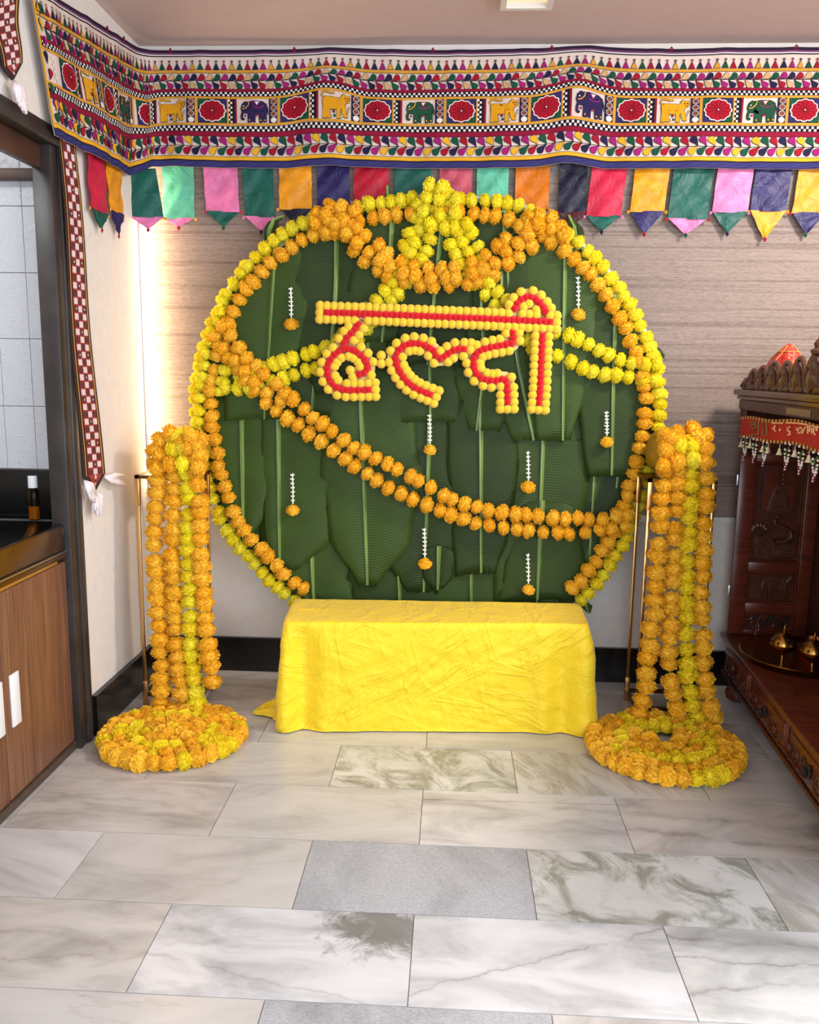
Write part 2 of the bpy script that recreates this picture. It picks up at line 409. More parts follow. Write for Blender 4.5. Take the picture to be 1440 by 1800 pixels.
# ------------------------------------------------------------------ the setting
XL, YB, ZC, XR, YF = -1.293, 3.6, 2.615, 2.3, -2.0
fl = struct('floor', MB().box((-2.3, YF, -.06), (XR, YB+.1, -.004)), 'grout', smooth=False)
rows = [1.285-.3145*k for k in range(10, 0, -1)] + [1.285, 1.6, 1.911, 2.228, 2.55, 2.86, 3.17, 3.48, 3.79]
TM = {(0, 0): 'marble_beige', (0, 1): 'marble_beige', (0, 2): 'marble_grey', (0, 3): 'marble_beige_streak', (1, 1): 'marble_beige_streak', (1, 2): 'marble_corner', (1, 3): 'marble_diagonal', (1, 4): 'marble_grey_streaks',
      (2, 1): 'marble_beige', (2, 2): 'marble_grey', (2, 3): 'marble_green', (2, 4): 'marble_streak', (3, 1): 'marble_beige_streak', (3, 2): 'marble_beige', (3, 3): 'marble_edge_line', (3, 4): 'marble_spots',
      (4, 0): 'marble_beige_streak', (3, 0): 'marble_beige', (5, 0): 'marble_beige', (5, 1): 'marble_beige', (5, 4): 'marble_beige_streak', (4, 4): 'marble_beige', (4, 1): 'marble_beige', (4, 2): 'marble_green', (4, 3): 'marble_streak', (5, 2): 'marble_beige', (5, 3): 'marble_beige'}
for i, (y0, y1) in enumerate(zip(rows, rows[1:])):
    off = -.375 if (i % 2 == 0) else -.068
    r = i-10
    for k in range(-4, 5):
        x0 = off+(k)*.612; x1 = x0+.612
        if x1 < -2.2 or x0 > XR: continue
        x0 = max(x0, -2.2); x1 = min(x1, XR); yy = min(y1, YB)
        if yy-y0 < .02: continue
        kk = k+2 if r % 2 == 0 else k+3
        m = TM.get((r, kk)) or rnd.choice(['marble_white', 'marble_beige', 'marble_beige', 'marble_white', 'marble_grey'])
        cx, cy = (x0+x1)/2, (y0+yy)/2; dx, dy = (x1-x0)/2-.0012, (yy-y0)/2-.0012
        z = rnd.uniform(-.0008, .0002)
        o = MB().box((-dx, -dy, -.02), (dx, dy, 0)).build('floor_tile', m, fl, smooth=False); o.location = (cx, cy, z)
struct('ceiling', MB().box((-2.3, YF, ZC), (XR, YB+.1, ZC+.08)), 'ceiling_paint', smooth=False)
struct('wall_back', MB().box((XL-.12, YB, 0), (XR, YB+.1, ZC)), 'wall_paint', smooth=False)
wl = MB().box((XL-.12, 2.86, 0), (XL, YB, ZC)).box((XL-.12, 1.3, 2.09), (XL, 2.86, ZC)).box((XL-.12, YF, 0), (XL, 1.3, ZC))
struct('wall_left', wl, 'wall_paint', smooth=False)
struct('wall_right', MB().box((XR, YF, 0), (XR+.1, -1.05, ZC)).box((XR, 1.05, 0), (XR+.1, YB+.1, ZC)).box((XR, -1.05, 2.3), (XR+.1, 1.05, ZC)).box((XR, -1.05, 0), (XR+.1, 1.05, .7)), 'wall_paint', smooth=False)
wf = MB().box((-2.3, YF-.1, 0), (-1.1, YF, ZC)).box((1.7, YF-.1, 0), (XR, YF, ZC)).box((-1.1, YF-.1, 2.35), (1.7, YF, ZC)).box((-1.1, YF-.1, 0), (1.7, YF, .3))
struct('wall_front', wf, 'wall_paint', smooth=False)
struct('wall_panel_back', MB().box((-1.262, YB-.014, .745), (XR, YB, 2.56)), 'wallpaper', smooth=False)
struct('trim_1', MB().box((-1.262, YB-.02, .722), (XR, YB, .745)), 'trim_white', smooth=False)
struct('baseboard_back', MB().box((XL, YB-.02, 0), (XR, YB, .154)), 'skirting_black', smooth=False)
struct('baseboard_left', MB().box((XL, 2.862, 0), (XL+.02, YB-.02, .154)), 'skirting_black', smooth=False)
# kitchen alcove behind the opening in the left wall
ae = struct('wall_alcove', MB().box((-2.3, 2.855, 0), (XL-.02, 2.95, ZC)), 'grout', smooth=False)
for c_ in range(7):
    x1 = -1.332-.1055*c_; x0 = x1-.1045
    for z0, z1 in ((.985, 1.2), (1.202, 1.427), (1.429, 1.644), (1.646, 1.858), (1.86, 2.07)):
        o = MB().box((-.052, -.006, -(z1-z0)/2), (.052, .001, (z1-z0)/2), bev=.0015).build('wall_tile', 'embossed_tile', ae, smooth=False)
        o.location = ((x0+x1)/2, 2.8535, (z0+z1)/2)
struct('wall_alcove_far', MB().box((-2.3, 1.2, 0), (-2.2, 2.855, ZC)).box((-2.3, 1.2, 0), (XL-.12, 1.3, ZC)), 'wall_paint', smooth=False)
jb = MB().box((-1.35, 2.752, 0), (-1.286, 2.80, 2.03), bev=.004).box((-1.35, 2.80, 0), (-1.278, 2.835, 2.06), bev=.006).box((-1.35, 2.835, 0), (-1.288, 2.862, 2.09), bev=.004)
struct('door_frame_jamb', jb, 'dark_jamb')
lt = MB().box((-1.35, 1.3, 2.062), (-1.283, 2.862, 2.09), bev=.004).box((-1.35, 1.3, 2.03), (-1.272, 2.835, 2.062), bev=.006)
struct('door_frame_lintel', lt, 'dark_jamb')
struct('door_frame_board', MB().box((-1.345, 1.3, 1.957), (-1.318, 2.752, 2.03), bev=.003), 'jamb_brown')
struct('trim_2', MB().box((-2.0, 2.80, 1.936), (-1.37, 2.846, 1.968), bev=.003), 'jamb_brown')

cab = thing('kitchen_base_cabinet', 'walnut veneer kitchen base cabinet with two doors under the black counter', 'cabinet', (-1.31, 2.3, 0))
def cpart(n, mb, m, **k): return part(n, mb, m, k.pop('parent', cab), org=(-1.31, 2.3, 0), **k)
cpart('body', MB().box((-1.85, 1.4, .03), (-1.332, 2.75, .678)), 'plinth_wood', smooth=False)
cpart('plinth', MB().box((-1.85, 1.4, 0), (-1.305, 2.80, .03), bev=.003), 'plinth_wood')
for y0, y1, h in ((1.86, 2.311, 2.255), (2.317, 2.788, 2.35)):
    d = cpart('door', MB().box((-1.332, y0, .034), (-1.312, y1, .68), bev=.002), 'veneer')
    hd = MB().box((-1.3125, h, .255), (-1.306, h+.05, .42), bev=.002)
    hh = hd.build('handle', 'white_plastic', d, origin=(-1.31, 2.3, 0)); hh['label'] = 'flat white door pull'
st = MB().box((-1.335, 2.7885, .03), (-1.314, 2.7915, .69)); cpart('edge_strip', st, 'white_plastic', smooth=False)

ct = thing('granite_countertop', 'polished black granite kitchen counter with upstand and brown nosing beside the door jamb', 'countertop', (-1.6, 2.3, .69))
o0 = (-1.6, 2.3, .69)
part('slab', MB().box((-2.0, 1.4, .775), (-1.312, 2.80, .81), bev=.004).box((-1.35, 2.752-.2, .775), (-1.35+.02, 2.752-.1, .80)), 'black_granite', ct, o0)
part('nosing', MB().box((-1.345, 1.4, .722), (-1.309, 2.748, .806), bev=.006), 'counter_nosing', ct, o0)
part('end_block', MB().box((-1.345, 2.7485, .722), (-1.309, 2.80, .80), bev=.004), 'black_granite', ct, o0)
part('bead', MB().box((-1.34, 1.4, .712), (-1.304, 2.80, .7195), bev=.002), 'steel', ct, o0)
part('moulding', MB().box((-1.345, 1.4, .694), (-1.306, 2.80, .711), bev=.004), 'counter_nosing', ct, o0)
part('gold_strip', MB().box((-1.342, 1.4, .683), (-1.311, 2.70, .6935), bev=.002), 'gold_strip', ct, o0)
part('upstand', MB().box((-2.0, 2.826, .81), (-1.338, 2.846, .985), bev=.006), 'black_granite', ct, o0)

bp = UZ(62, 913, .81); bo = V((bp.x, bp.y, .81))
bt = thing('oil_bottle', 'clear bottle of amber oil with a white cap standing on the black counter', 'bottle', bo)
MB().lathe([(0, 0), (.019, 0), (.021, .003), (.021, .088), (.018, .104), (.013, .112), (.013, .12)], n=24).build('glass', 'bottle_glass', bt)
MB().lathe([(0, .003), (.0185, .003), (.0185, .048), (0, .048)], n=20).build('oil', 'oil', bt)
MB().lathe([(0, .112), (.0165, .112), (.017, .116), (.0165, .152), (.0145, .154), (0, .154)], n=24).build('cap', 'white_plastic', bt)

def ceil_light(label, x, y, sx, sy, glow):
    t = thing('ceiling_light', label, 'ceiling light', (x, y, ZC)); m = MB()
    for a, b in (((-sx, -sy), (sx, -sy+.02)), ((-sx, sy-.02), (sx, sy)), ((-sx, -sy+.02), (-sx+.02, sy-.02)), ((sx-.02, -sy+.02), (sx, sy-.02))):
        m.box((*a, -.03), (*b, 0))
    m.build('frame', 'trim_white', t, smooth=False)
    MB().box((-sx+.02, -sy+.02, -.012), (sx-.02, sy-.02, -.002)).build('diffuser', glow, t, smooth=False)
ceil_light('square cream ceiling light at the top edge above the valance', .226, 3.12, .09, .09, 'lamp_diffuser')
tb = thing('batten_light', 'glowing upright light batten in the corner left of the striped wallpaper', 'light', (-1.279, 3.54, .80))
MB().box((-.0135, -.028, 0), (-.002, .028, 1.36), bev=.003).build('housing', 'white_plastic', tb)
MB().box((-.0018, -.024, .02), (.012, .024, 1.34), bev=.006).build('tube', 'tube_glow', tb)

# ------------------------------------------------------------------ embroidered valance
K = .002236; XV, YV = -1.262, 3.548
def softp(s, k=.035): return s if s > 12*k else (0 if s < -12*k else k*math.log1p(math.exp(s/k)))
def g_(x, c, w): return math.exp(-((x-c)/w)**2)
def vframe(x):
    s = (x-255)*K; k = .035
    a = softp(s, k); q = a-s
    sg = 1/(1+math.exp(max(-50, min(50, -s/k))))
    return a, q, sg
def VM(x, y, off=0.0):
    a, q, sg = vframe(x); v = (y-90)/206
    zt = 2.574-.145*q + (.006*g_(x, 600, 60)+.009*g_(x, 1030, 50)-.004*g_(x, 800, 80)-.004*g_(x, 1190, 60))*sg
    zb = 2.139-.068*smooth(q/.25)-.022*q + (.006*g_(x, 585, 50)+.018*g_(x, 1010, 45)+.004*g_(x, 300, 30))*sg
    z = zt+(zb-zt)*v
    z += .022*g_(x, 590, 42)*g_(v, .36, .2)+.022*g_(x, 1025, 48)*g_(v, .38, .22)+.012*g_(x, 540, 30)*g_(v, .5, .25)-.02*g_(x, 235, 40)*g_(v, .45, .3)-.012*g_(x, 700, 60)*g_(v, .35, .2)*.5
    out = .010*(1-math.cos(v*PI))*.5*(1+math.sin(x*.021+1)*.8)+.013*g_(x, 590, 45)*smooth(v*2)+.013*g_(x, 1022, 50)*smooth(v*2)+.02*g_(x, 225, 32)*smooth(v*2)
    out += .003*math.sin(x*.055+v*2)+.0025*math.sin(x*.11+v*5)
    out = max(out, 0)+off
    n = V((1-sg, -sg, 0)).normalized()
    return V((XV+a, YV-q+.11*v*min(1, q/.93)*(1-sg), z))+n*out
vx = thing('embroidered_valance', 'long cream appliqué valance with elephants, lions and red flowers along the wall top', 'valance', (0, YV, 2.57))
VO = V((0, YV, 2.57)); VX0, VX1 = -160, 1822
FK = ['fabric_'+k for k in FAB]; FI = {k: i for i, k in enumerate(FAB)}
class App(MB):
    """appliqué pieces laid on the valance cloth, in pattern units"""
    def poly(s, pts, col, l=1): return s.add([VM(x, y, .0012+.0011*l) for x, y in pts], [tuple(range(len(pts)))], FI[col])
    def band(s, x0, x1, y0, y1, col, l=1, st=7, sy=20):
        nx = max(1, int((x1-x0)/st)); ny = max(1, int((y1-y0)/sy))
        return s.grid(lambda a, b: VM(lerp(x0, x1, a), lerp(y0, y1, b), .0012+.0011*l), nx, ny, FI[col])
    def disc(s, cx, cy, rx, ry, col, l=1, n=12, lob=0, la=0):
        nn = n if not lob else lob*6; rg = [(0.5), (1.0)] if max(rx, ry) > 8 else [1.0]
        vs = [VM(cx, cy, .0012+.0011*l)]; fs = []
        for ri, r in enumerate(rg):
            for i in range(nn):
                a = 2*PI*i/nn; q = r*(1+(la*abs(math.cos(a*lob/2)) if lob else 0)); vs.append(VM(cx+rx*q*math.cos(a), cy+ry*q*math.sin(a), .0012+.0011*l))
        for i in range(nn): fs.append((0, 1+i, 1+(i+1) % nn))
        if len(rg) > 1:
            for i in range(nn): fs.append((1+i, 1+nn+i, 1+nn+(i+1) % nn, 1+(i+1) % nn))
        return s.add(vs, fs, FI[col])
    def rib(s, pts, w, col, l=2):
        P = [V((x, y)) for x, y in pts]; N = len(P); vs = []
        for i, p in enumerate(P):
            t = (P[min(i+1, N-1)]-P[max(i-1, 0)]).normalized(); nn = V((-t.y, t.x))*w/2
            for q in (p+nn, p-nn): vs.append(VM(q.x, q.y, .0012+.0011*l))
        return s.add(vs, [(2*i, 2*i+1, 2*i+3, 2*i+2) for i in range(N-1)], FI[col])
    def fin(s, name, smooth=False): return s.build(name, FK, vx, origin=VO, smooth=smooth)
b = MB()
nx, ny = 280, 26
b.grid(lambda i, j: VM(lerp(VX0, VX1, i), lerp(87, 297, j)), nx, ny, FI['cream'])
b.grid(lambda i, j: VM(lerp(VX0, VX1, i), lerp(87, 297, j), -.0015), nx, ny, FI['cream'])
b.build('cloth', FK, vx, origin=VO, smooth=True, angle=0)
bd = App()
for y0, y1, c in ((87, 92.5, 'purple'), (92.5, 95.5, 'lilac'), (95.5, 97.2, 'white'), (97.2, 99.2, 'black'), (122.6, 127.4, 'ochre'), (127.4, 128.2, 'black'), (155.3, 160.2, 'maroon'), (160.2, 169.2, 'black'),
                  (169.2, 173.2, 'ochre'), (216.6, 221, 'ochre'), (221.6, 232.4, 'black'), (232.4, 240.6, 'maroon'), (240.6, 241.4, 'black'), (276.6, 277.4, 'black'), (277.4, 283.6, 'yellow'), (283.6, 285.4, 'black'), (285.4, 296.8, 'navy')):
    bd.band(VX0+(6 if y0 > 100 and y0 < 275 else 0), VX1, y0, y1, c, 1)
def checks(x0, x1, y0, y1, nr, cw, l=2, ap=None):
    ap = ap or bd; ch = (y1-y0)/nr; n = int((x1-x0)/cw)
    for r in range(nr):
        for i in range(n):
            if (i+r) % 2 == 0:
                a, bb = x0+i*cw, y0+r*ch; ap.poly([(a+.3, bb+.3), (a+cw-.3, bb+.3), (a+cw-.3, bb+ch-.3), (a+.3, bb+ch-.3)], 'white', l)
checks(VX0+8, VX1, 161, 168.8, 2, 4.2); checks(VX0+8, VX1, 222.4, 231.8, 2, 4.6)
for k, y in enumerate((288.3, 291, 293.6)):
    bd.rib([(x, y+.7*math.sin(x*.21+k*2)) for x in range(VX0+4, VX1, 6)], .7, 'bluethread', 2)
cols = ['yellow', 'green', 'crimson', 'indigo', 'magenta']
x = VX0+12; i = 0
while x < VX1-8:     # row of small tents with topknots
    c = ['ochre', 'green', 'crimson', 'indigo', 'magenta'][i % 5]
    bd.poly([(x-6.3, 122.4), (x+6.3, 122.4), (x+2.6, 114), (x, 109.2), (x-2.6, 114)], 'black', 2); bd.poly([(x-5.3, 121.8), (x+5.3, 121.8), (x+2.0, 114.6), (x, 110.6), (x-2.0, 114.6)], c, 3)
    for dx_ in (-2.4, 2.4): bd.rib([(x, 112), (x+dx_*.5, 108.5), (x+dx_, 106.2)], 1, 'black' if c == 'ochre' else c, 3)
    bd.disc(x, 106.6, 1.4, 1.4, 'black', 2, 6); x += 14.1; i += 1
def drop(cx, cy, dx, dy, col, L=14.5, w=5.0):
    d = V((dx, dy)).normalized(); n = V((-d.y, d.x)); t0 = V((cx, cy))
    prof = [(0, .25), (.22, 1.2), (.45, 3.2), (.66, 4.7), (.82, 4.6), (.94, 3.0), (1, 0)]
    for k, (gr, c, l) in enumerate(((.7, 'black', 2), (0, col, 3))):
        left = [t0+d*(L*a+(gr if a == 1 else 0))+n*(ww*w/4.8+gr)+n*2.2*math.sin(a*2.6) for a, ww in prof]
        right = [t0+d*(L*a+(gr if a == 1 else 0))-n*(ww*w/4.8+gr)+n*2.2*math.sin(a*2.6) for a, ww in prof[:-1]]
        bd.poly([(p.x, p.y) for p in left+right[::-1]], c, l)
def vine(yc, pitch, sgn, cs, w=5.0, L=15.5, x0=VX0+26, ang=.8):
    x = x0; i = 0
    bd.rib([(xx, yc) for xx in range(int(x0-8), VX1-4, 7)], 1, 'black', 2)
    while x < VX1-16:
        drop(x, yc-.5, sgn*.72, -ang, cs[i % 5], L, w); drop(x, yc+.5, sgn*.72, ang, cs[(i+2) % 5], L, w); x += pitch; i += 1
vine(141.6, 13.9, 1, ['crimson', 'tan', 'green', 'magenta', 'indigo'], 5.0, 16.5, ang=.62)
vine(258.8, 15.4, -1, ['magenta', 'yellow', 'green', 'crimson', 'indigo'], 6.0, 19.5, ang=.80)
bd.band(VX0, VX0+6, 100, 285, 'yellow', 2, 3, 8)
for k in range(7): drop(VX0+16, 258-k*22, .25*(-1)**k, -1, cols[k % 5], 17, 5)
checks(VX0+30, VX0+42, 178, 214, 8, 4.2)
t_ = bd.fin('border_embroidery'); t_['kind'] = 'stuff'

def frame_bits(ap, cx):     # dividers around an animal: checked column, mirrors, gold bars
    ap.band(cx-47, cx-34, 173.2, 216.6, 'black', 1); checks(cx-46.5, cx-34.5, 173.8, 216.2, 10, 4.1, 2, ap)
    ap.band(cx-34, cx-30.5, 173.2, 216.6, 'maroon', 2)
    ap.band(cx+27.5, cx+29.5, 173.2, 216.6, 'purple', 2); ap.band(cx+29.5, cx+42.5, 173.2, 216.6, 'purple', 1)
    for k in range(4):
        ap.disc(cx+36, 178.6+k*10.9, 5.6, 5.0, 'white', 2, 10); ap.disc(cx+36, 178.6+k*10.9, 4.7, 4.1, 'mirror' if k != 3 else 'white', 3, 10)
    ap.band(cx+42.5, cx+47, 173.2, 216.6, 'ochre', 2)
def panel_xy(cx, w, h, flip=False):
    def f(p): u = p[0]; return (cx+(.5-u if flip else u-.5)*w, 216-p[1]*h)
    return f
def arc(cx, cy, rx, ry, a0, a1, n=7): return [(cx+rx*math.cos(lerp(a0, a1, k/n)), cy+ry*math.sin(lerp(a0, a1, k/n))) for k in range(n+1)]
def outline(ap, pts, f, col, l, gr=1.0):
    q = [V(f(p)) for p in pts]; c = sum(q, V((0, 0)))/len(q)
    ap.poly([tuple(p+(p-c).normalized()*gr) for p in q], 'black', l); ap.poly([tuple(p) for p in q], col, l+1)
def elephant(cx, col):
    ap = App(); frame_bits(ap, cx); f = panel_xy(cx, 52, 41); L = lambda P, **k: outline(ap, P, f, col, 2, **k)
    L([(.30, .02), (.43, .02), (.47, .30), (.48, .52), (.30, .5)]); L([(.46, .05), (.56, .02), (.57, .45), (.44, .45)])
    L([(.70, .02), (.80, .02), (.84, .5), (.66, .5)]); L([(.84, .04), (.95, .04), (.95, .5), (.80, .5)])
    L([(.10, .50), (.06, .34), (.06, .20), (.10, .13), (.17, .13), (.19, .20), (.13, .22), (.14, .34), (.20, .48)])
    L([(.24, .42), (.5, .36), (.78, .38), (.95, .42), (.98, .62), (.93, .82), (.80, .92), (.52, .94), (.34, .92), (.22, .80)])
    L([(.10, .48), (.22, .42), (.34, .50), (.38, .70), (.32, .88), (.20, .92), (.10, .80), (.06, .62)])
    ap.rib([f(p) for p in ((.97, .66), (1.0, .5), (1.0, .34))], 1.6, 'black', 4)
    ap.rib([f(p) for p in ((.36, .93), (.33, .75), (.22, .62), (.10, .60))], 1.5, 'yellow', 5); ap.rib([f(p) for p in ((.52, .92), (.62, .74), (.72, .92))], 2.4, 'magenta' if col == 'elenavy' else 'crimson', 5)
    ap.rib([f(p) for p in ((.48, .72), (.60, .64), (.78, .66), (.86, .74))], 1.6, 'magenta', 5); ap.poly([f(p) for p in ((.56, .90), (.62, .76), (.70, .90))], 'white', 6)
    ap.disc(*f((.16, .72)), 1.5, 1.2, 'white', 6, 6); ap.disc(*f((.60, .30)), 2.2, 2.2, 'crimson', 6, 8); ap.disc(*f((.22, .3)), 1.8, 2.6, 'crimson', 4, 6)
    for u in (.37, .75, .9): ap.disc(*f((u, .1)), 1.4, 2.0, 'yellow', 5, 4)
    ap.fin('elephant_motif')
def lion(cx):
    ap = App(); frame_bits(ap, cx); f = panel_xy(cx, 52, 42); col = 'lionyellow'; L = lambda P, **k: outline(ap, P, f, col, 2, **k)
    L([(.06, .02), (.20, .02), (.24, .30), (.28, .5), (.08, .5)]); L([(.22, .04), (.34, .02), (.30, .30), (.34, .5), (.16, .5)])
    L([(.55, .02), (.68, .02), (.66, .25), (.70, .5), (.54, .5)]); L([(.76, .12), (.86, .06), (.92, .10), (.84, .48), (.68, .5)])
    L([(.08, .40), (.40, .34), (.62, .36), (.80, .42), (.84, .62), (.82, .80), (.62, .76), (.36, .78), (.16, .80), (.06, .66)])
    L([(.70, .70), (.80, .60), (.94, .66), (.98, .80), (.95, .94), (.86, .88), (.78, .96), (.70, .86)])
    ap.rib([f(p) for p in ((.10, .72), (.03, .84), (.06, .96), (.20, .97), (.34, .92), (.46, .94))], 3.6, 'black', 2); ap.rib([f(p) for p in ((.10, .72), (.03, .84), (.06, .96), (.20, .97), (.34, .92), (.46, .94))], 2.2, col, 3)
    ap.rib([f(p) for p in ((.72, .82), (.64, .72), (.60, .60))], 2, 'ochre', 4); ap.disc(*f((.83, .8)), 1.2, 1.4, 'black', 5, 6); ap.disc(*f((.92, .8)), 1.2, 1.4, 'black', 5, 6); ap.rib([f((.84, .70)), f((.93, .72))], 1.3, 'crimson', 5)
    for k in range(5): ap.rib([f((.93-.02*k, .52-.07*k)), f((1.0-.02*k, .46-.07*k))], 1, 'black', 3)
    for u, w_, c in ((.40, .1, 'white'), (.47, .12, 'green'), (.44, .27, 'crimson'), (.72, .1, 'white')): ap.disc(*f((u, w_)), 2.4, 2.4, 'black', 2, 8); ap.disc(*f((u, w_)), 1.7, 1.7, c, 3, 8)
    ap.fin('lion_motif')
def flower(cx):
    ap = App(); ap.band(cx-26, cx+26, 173.2, 216.6, 'purple', 1); cy = 195
    for sx_, sy_, c in ((-1, -1, 'green'), (1, -1, 'navy'), (1, 1, 'green'), (-1, 1, 'navy')):
        ap.poly([(cx+sx_*26, cy+sy_*21), (cx+sx_*8, cy+sy_*21), (cx+sx_*17, cy+sy_*14), (cx+sx_*26, cy+sy_*5)], c, 2)
    ap.disc(cx, cy, 22.5, 18.5, 'white', 3, lob=12, la=.10); ap.disc(cx, cy, 20.6, 16.8, 'flowerred', 4, lob=12, la=.10)
    for k in range(12):
        a = 2*PI*(k+.5)/12; ap.rib([(cx+4*math.cos(a), cy+4*math.sin(a)), (cx+14*math.cos(a), cy+11.5*math.sin(a)), (cx+20*math.cos(a), cy+16.4*math.sin(a))], .9, 'flowerdark', 5)
    ap.disc(cx, cy, 3.0, 2.8, 'flowerdark', 6, 8); ap.disc(cx, cy, 1.4, 1.4, 'white', 7, 6)
    ap.band(cx+26, cx+29, 173.2, 216.6, 'ochre', 2)
    ap.fin('flower_motif')
for k in range(-2, 11):
    cx = 306+148*k-(14 if k < 0 else 0)
    if cx < VX0+40 or cx > VX1-40: continue
    if k % 2 == 0: lion(cx)
    else: elephant(cx, ['elenavy', 'elegreen'][(k//2) % 2] if k > 0 else 'elegreen')
for k in range(-3, 11):
    cx = 380+148*k-(14 if k < -1 else 0)
    if k == -1: cx -= 6
    if VX0+70 < cx < VX1-30: flower(cx)
# hanging loops along the top hem
for x_ in (95, 165, 306, 528, 772, 978, 1183, 1393):
    p = VM(x_, 92, .002); q = VM(x_, 84, .004)
    q.z = min(q.z, ZC-.004)
    t_ = MB().tube([p, p.lerp(q, .6)+V((.004, -.004, 0)), q, q+V((-.004, .003, -.006)), p+V((-.007, 0, 0))], .0028, 6).build('hanging_loop', 'fabric_maroon', vx, origin=VO)

def pennant(c, tang, zt, w, zs, ze, lean, col, tip, out, seed, tas='fabric_crimson', side='satin_orange'):
    """cloth tab hanging from the hem: c = top middle point, tang = along-wall direction, out = direction into the room"""
    r = random.Random(seed); tang = V(tang); out = V(out); c = V(c); ph = r.uniform(0, 6); H = zt-zs
    def P(u, v, zz0, zz1, w0, w1, off=0):
        z = lerp(zz0, zz1, v); k = (zt-z)/max(.01, zt-ze)
        ww = lerp(w0, w1, v)
        d = .003*math.sin(u*5+ph+v*4)+.0026*math.sin(u*11+v*13+ph*2)+.004*noise.noise(V((u*3+seed, v*4, 0)))
        return V((c.x, c.y, z))+tang*((u-.5)*ww+lean*k)+out*(d+off+.004*k)
    body = MB()
    wob = r.uniform(-.04, .04)
    for off in (0, -.0018): body.grid(lambda u, v: P(u, v, zt, zs, w, w*(1+wob*math.sin(v*3)), off), 10, 14)
    o = body.build('pennant', 'satin_'+col, vx, origin=VO, angle=0)
    tm = MB()
    for off in (.0006, -.0022): tm.grid(lambda u, v: P(u, v, zs+.004, ze, w, .012, off), 8, 6)
    t2 = tm.build('tip', 'satin_'+tip, o, origin=VO, angle=0)
    b_ = P(.5, 1, zs, ze, .01, .01)
    MB().add([b_+V((0, 0, .004)), b_+tang*.008+V((0, 0, -.007)), b_+V((0, 0, -.019)), b_-tang*.008+V((0, 0, -.007)), b_+out*.005+V((0, 0, -.007)), b_-out*.005+V((0, 0, -.007))],
             [(0, 1, 4), (1, 2, 4), (2, 3, 4), (3, 0, 4), (1, 0, 5), (2, 1, 5), (3, 2, 5), (0, 3, 5)]).build('tassel', tas, o, origin=VO, smooth=False)
    for sgn in (0, 1):
        e = P(sgn, 1, zt, zs, w, w); e2 = e+tang*(.011*(1 if sgn else -1))
        MB().add([e+V((0, 0, .004)), e2+V((0, 0, .006)), e2+V((0, 0, -.008)), e+V((0, 0, -.006)), (e+e2)/2+out*.004], [(0, 1, 4), (1, 2, 4), (2, 3, 4), (3, 0, 4), (0, 3, 2, 1)]).build('side_tassel', side, o, origin=VO, smooth=False)
YP = 3.564
PEN = [(313, 56, 385, 398, -2, 'mint', 'pink'), (387, 60, 373, 398, 4, 'pink', 'teal'), (452, 54, 382, 405, 6, 'teal', 'pink'), (519, 57, 369, 391, 0, 'orange', 'ink'), (586, 57, 366, 392, 0, 'navy', 'orange'), (654, 62, 356, 385, -3, 'red', 'navy'),
       (726, 64, 372, 398, 0, 'teal', 'pink'), (802, 58, 372, 398, 0, 'rose', 'teal'), (867, 56, 372, 398, 0, 'mint', 'pink'), (937, 60, 370, 396, 0, 'amber', 'ink'), (1009, 48, 374, 400, 0, 'ink', 'maroon'), (1073, 62, 381, 405, -10, 'crimson', 'teal'),
       (1149, 62, 373, 409, -10, 'orange', 'navy'), (1221, 70, 386, 411, -8, 'teal', 'pink'), (1295, 63, 374, 408, -8, 'pink', 'teal'), (1362, 64, 372, 418, -8, 'navy', 'orange'), (1437, 62, 375, 410, -10, 'orange', 'navy'), (1508, 62, 380, 408, -8, 'red', 'teal'), (1580, 62, 378, 408, -6, 'teal', 'pink'), (1652, 62, 380, 408, -6, 'mint', 'pink'), (1724, 62, 376, 408, -6, 'pink', 'teal')]
for i, (x_, w_, ys, ye, ln, c_, tp) in enumerate(PEN):
    a = UY(x_, 291, YP); s_ = UY(x_, ys, YP).z; e_ = UY(x_, ye, YP).z; ww = (UY(x_+w_/2, 291, YP)-UY(x_-w_/2, 291, YP)).length
    pennant((a.x, YP, a.z), (1, 0, 0), a.z+.012, ww, s_, e_, ln*K, c_, tp, (0, -1, 0), 30+i, ['fabric_crimson', 'fabric_green', 'fabric_indigo'][i % 3], ['satin_orange', 'satin_red', 'satin_pink'][i % 3])
for i, (x_, ys, ye, c_, tp, w_) in enumerate(((167, 369, 397, 'crimson', 'teal', .145), (199, 371, 408, 'orange', 'navy', .13))):
    a = UX(x_, 272 if i == 0 else 287, -1.272); z0 = a.z+.03
    s_ = UX(x_, ys, -1.272).z; e_ = UX(x_, ye, -1.272).z
    pennant((-1.272, a.y, z0), (0, 1, 0), z0, w_, s_, e_, .02, c_, tp, (1, 0, 0), 60+i)
a = UY(243, 297, 3.46); pennant((a.x, 3.46, a.z), V((1, .2, 0)).normalized(), a.z+.004, .135, UY(245, 382, 3.46).z, UY(258, 401, 3.46).z, .03, 'teal', 'pink', V((.2, -1, 0)).normalized(), 71)

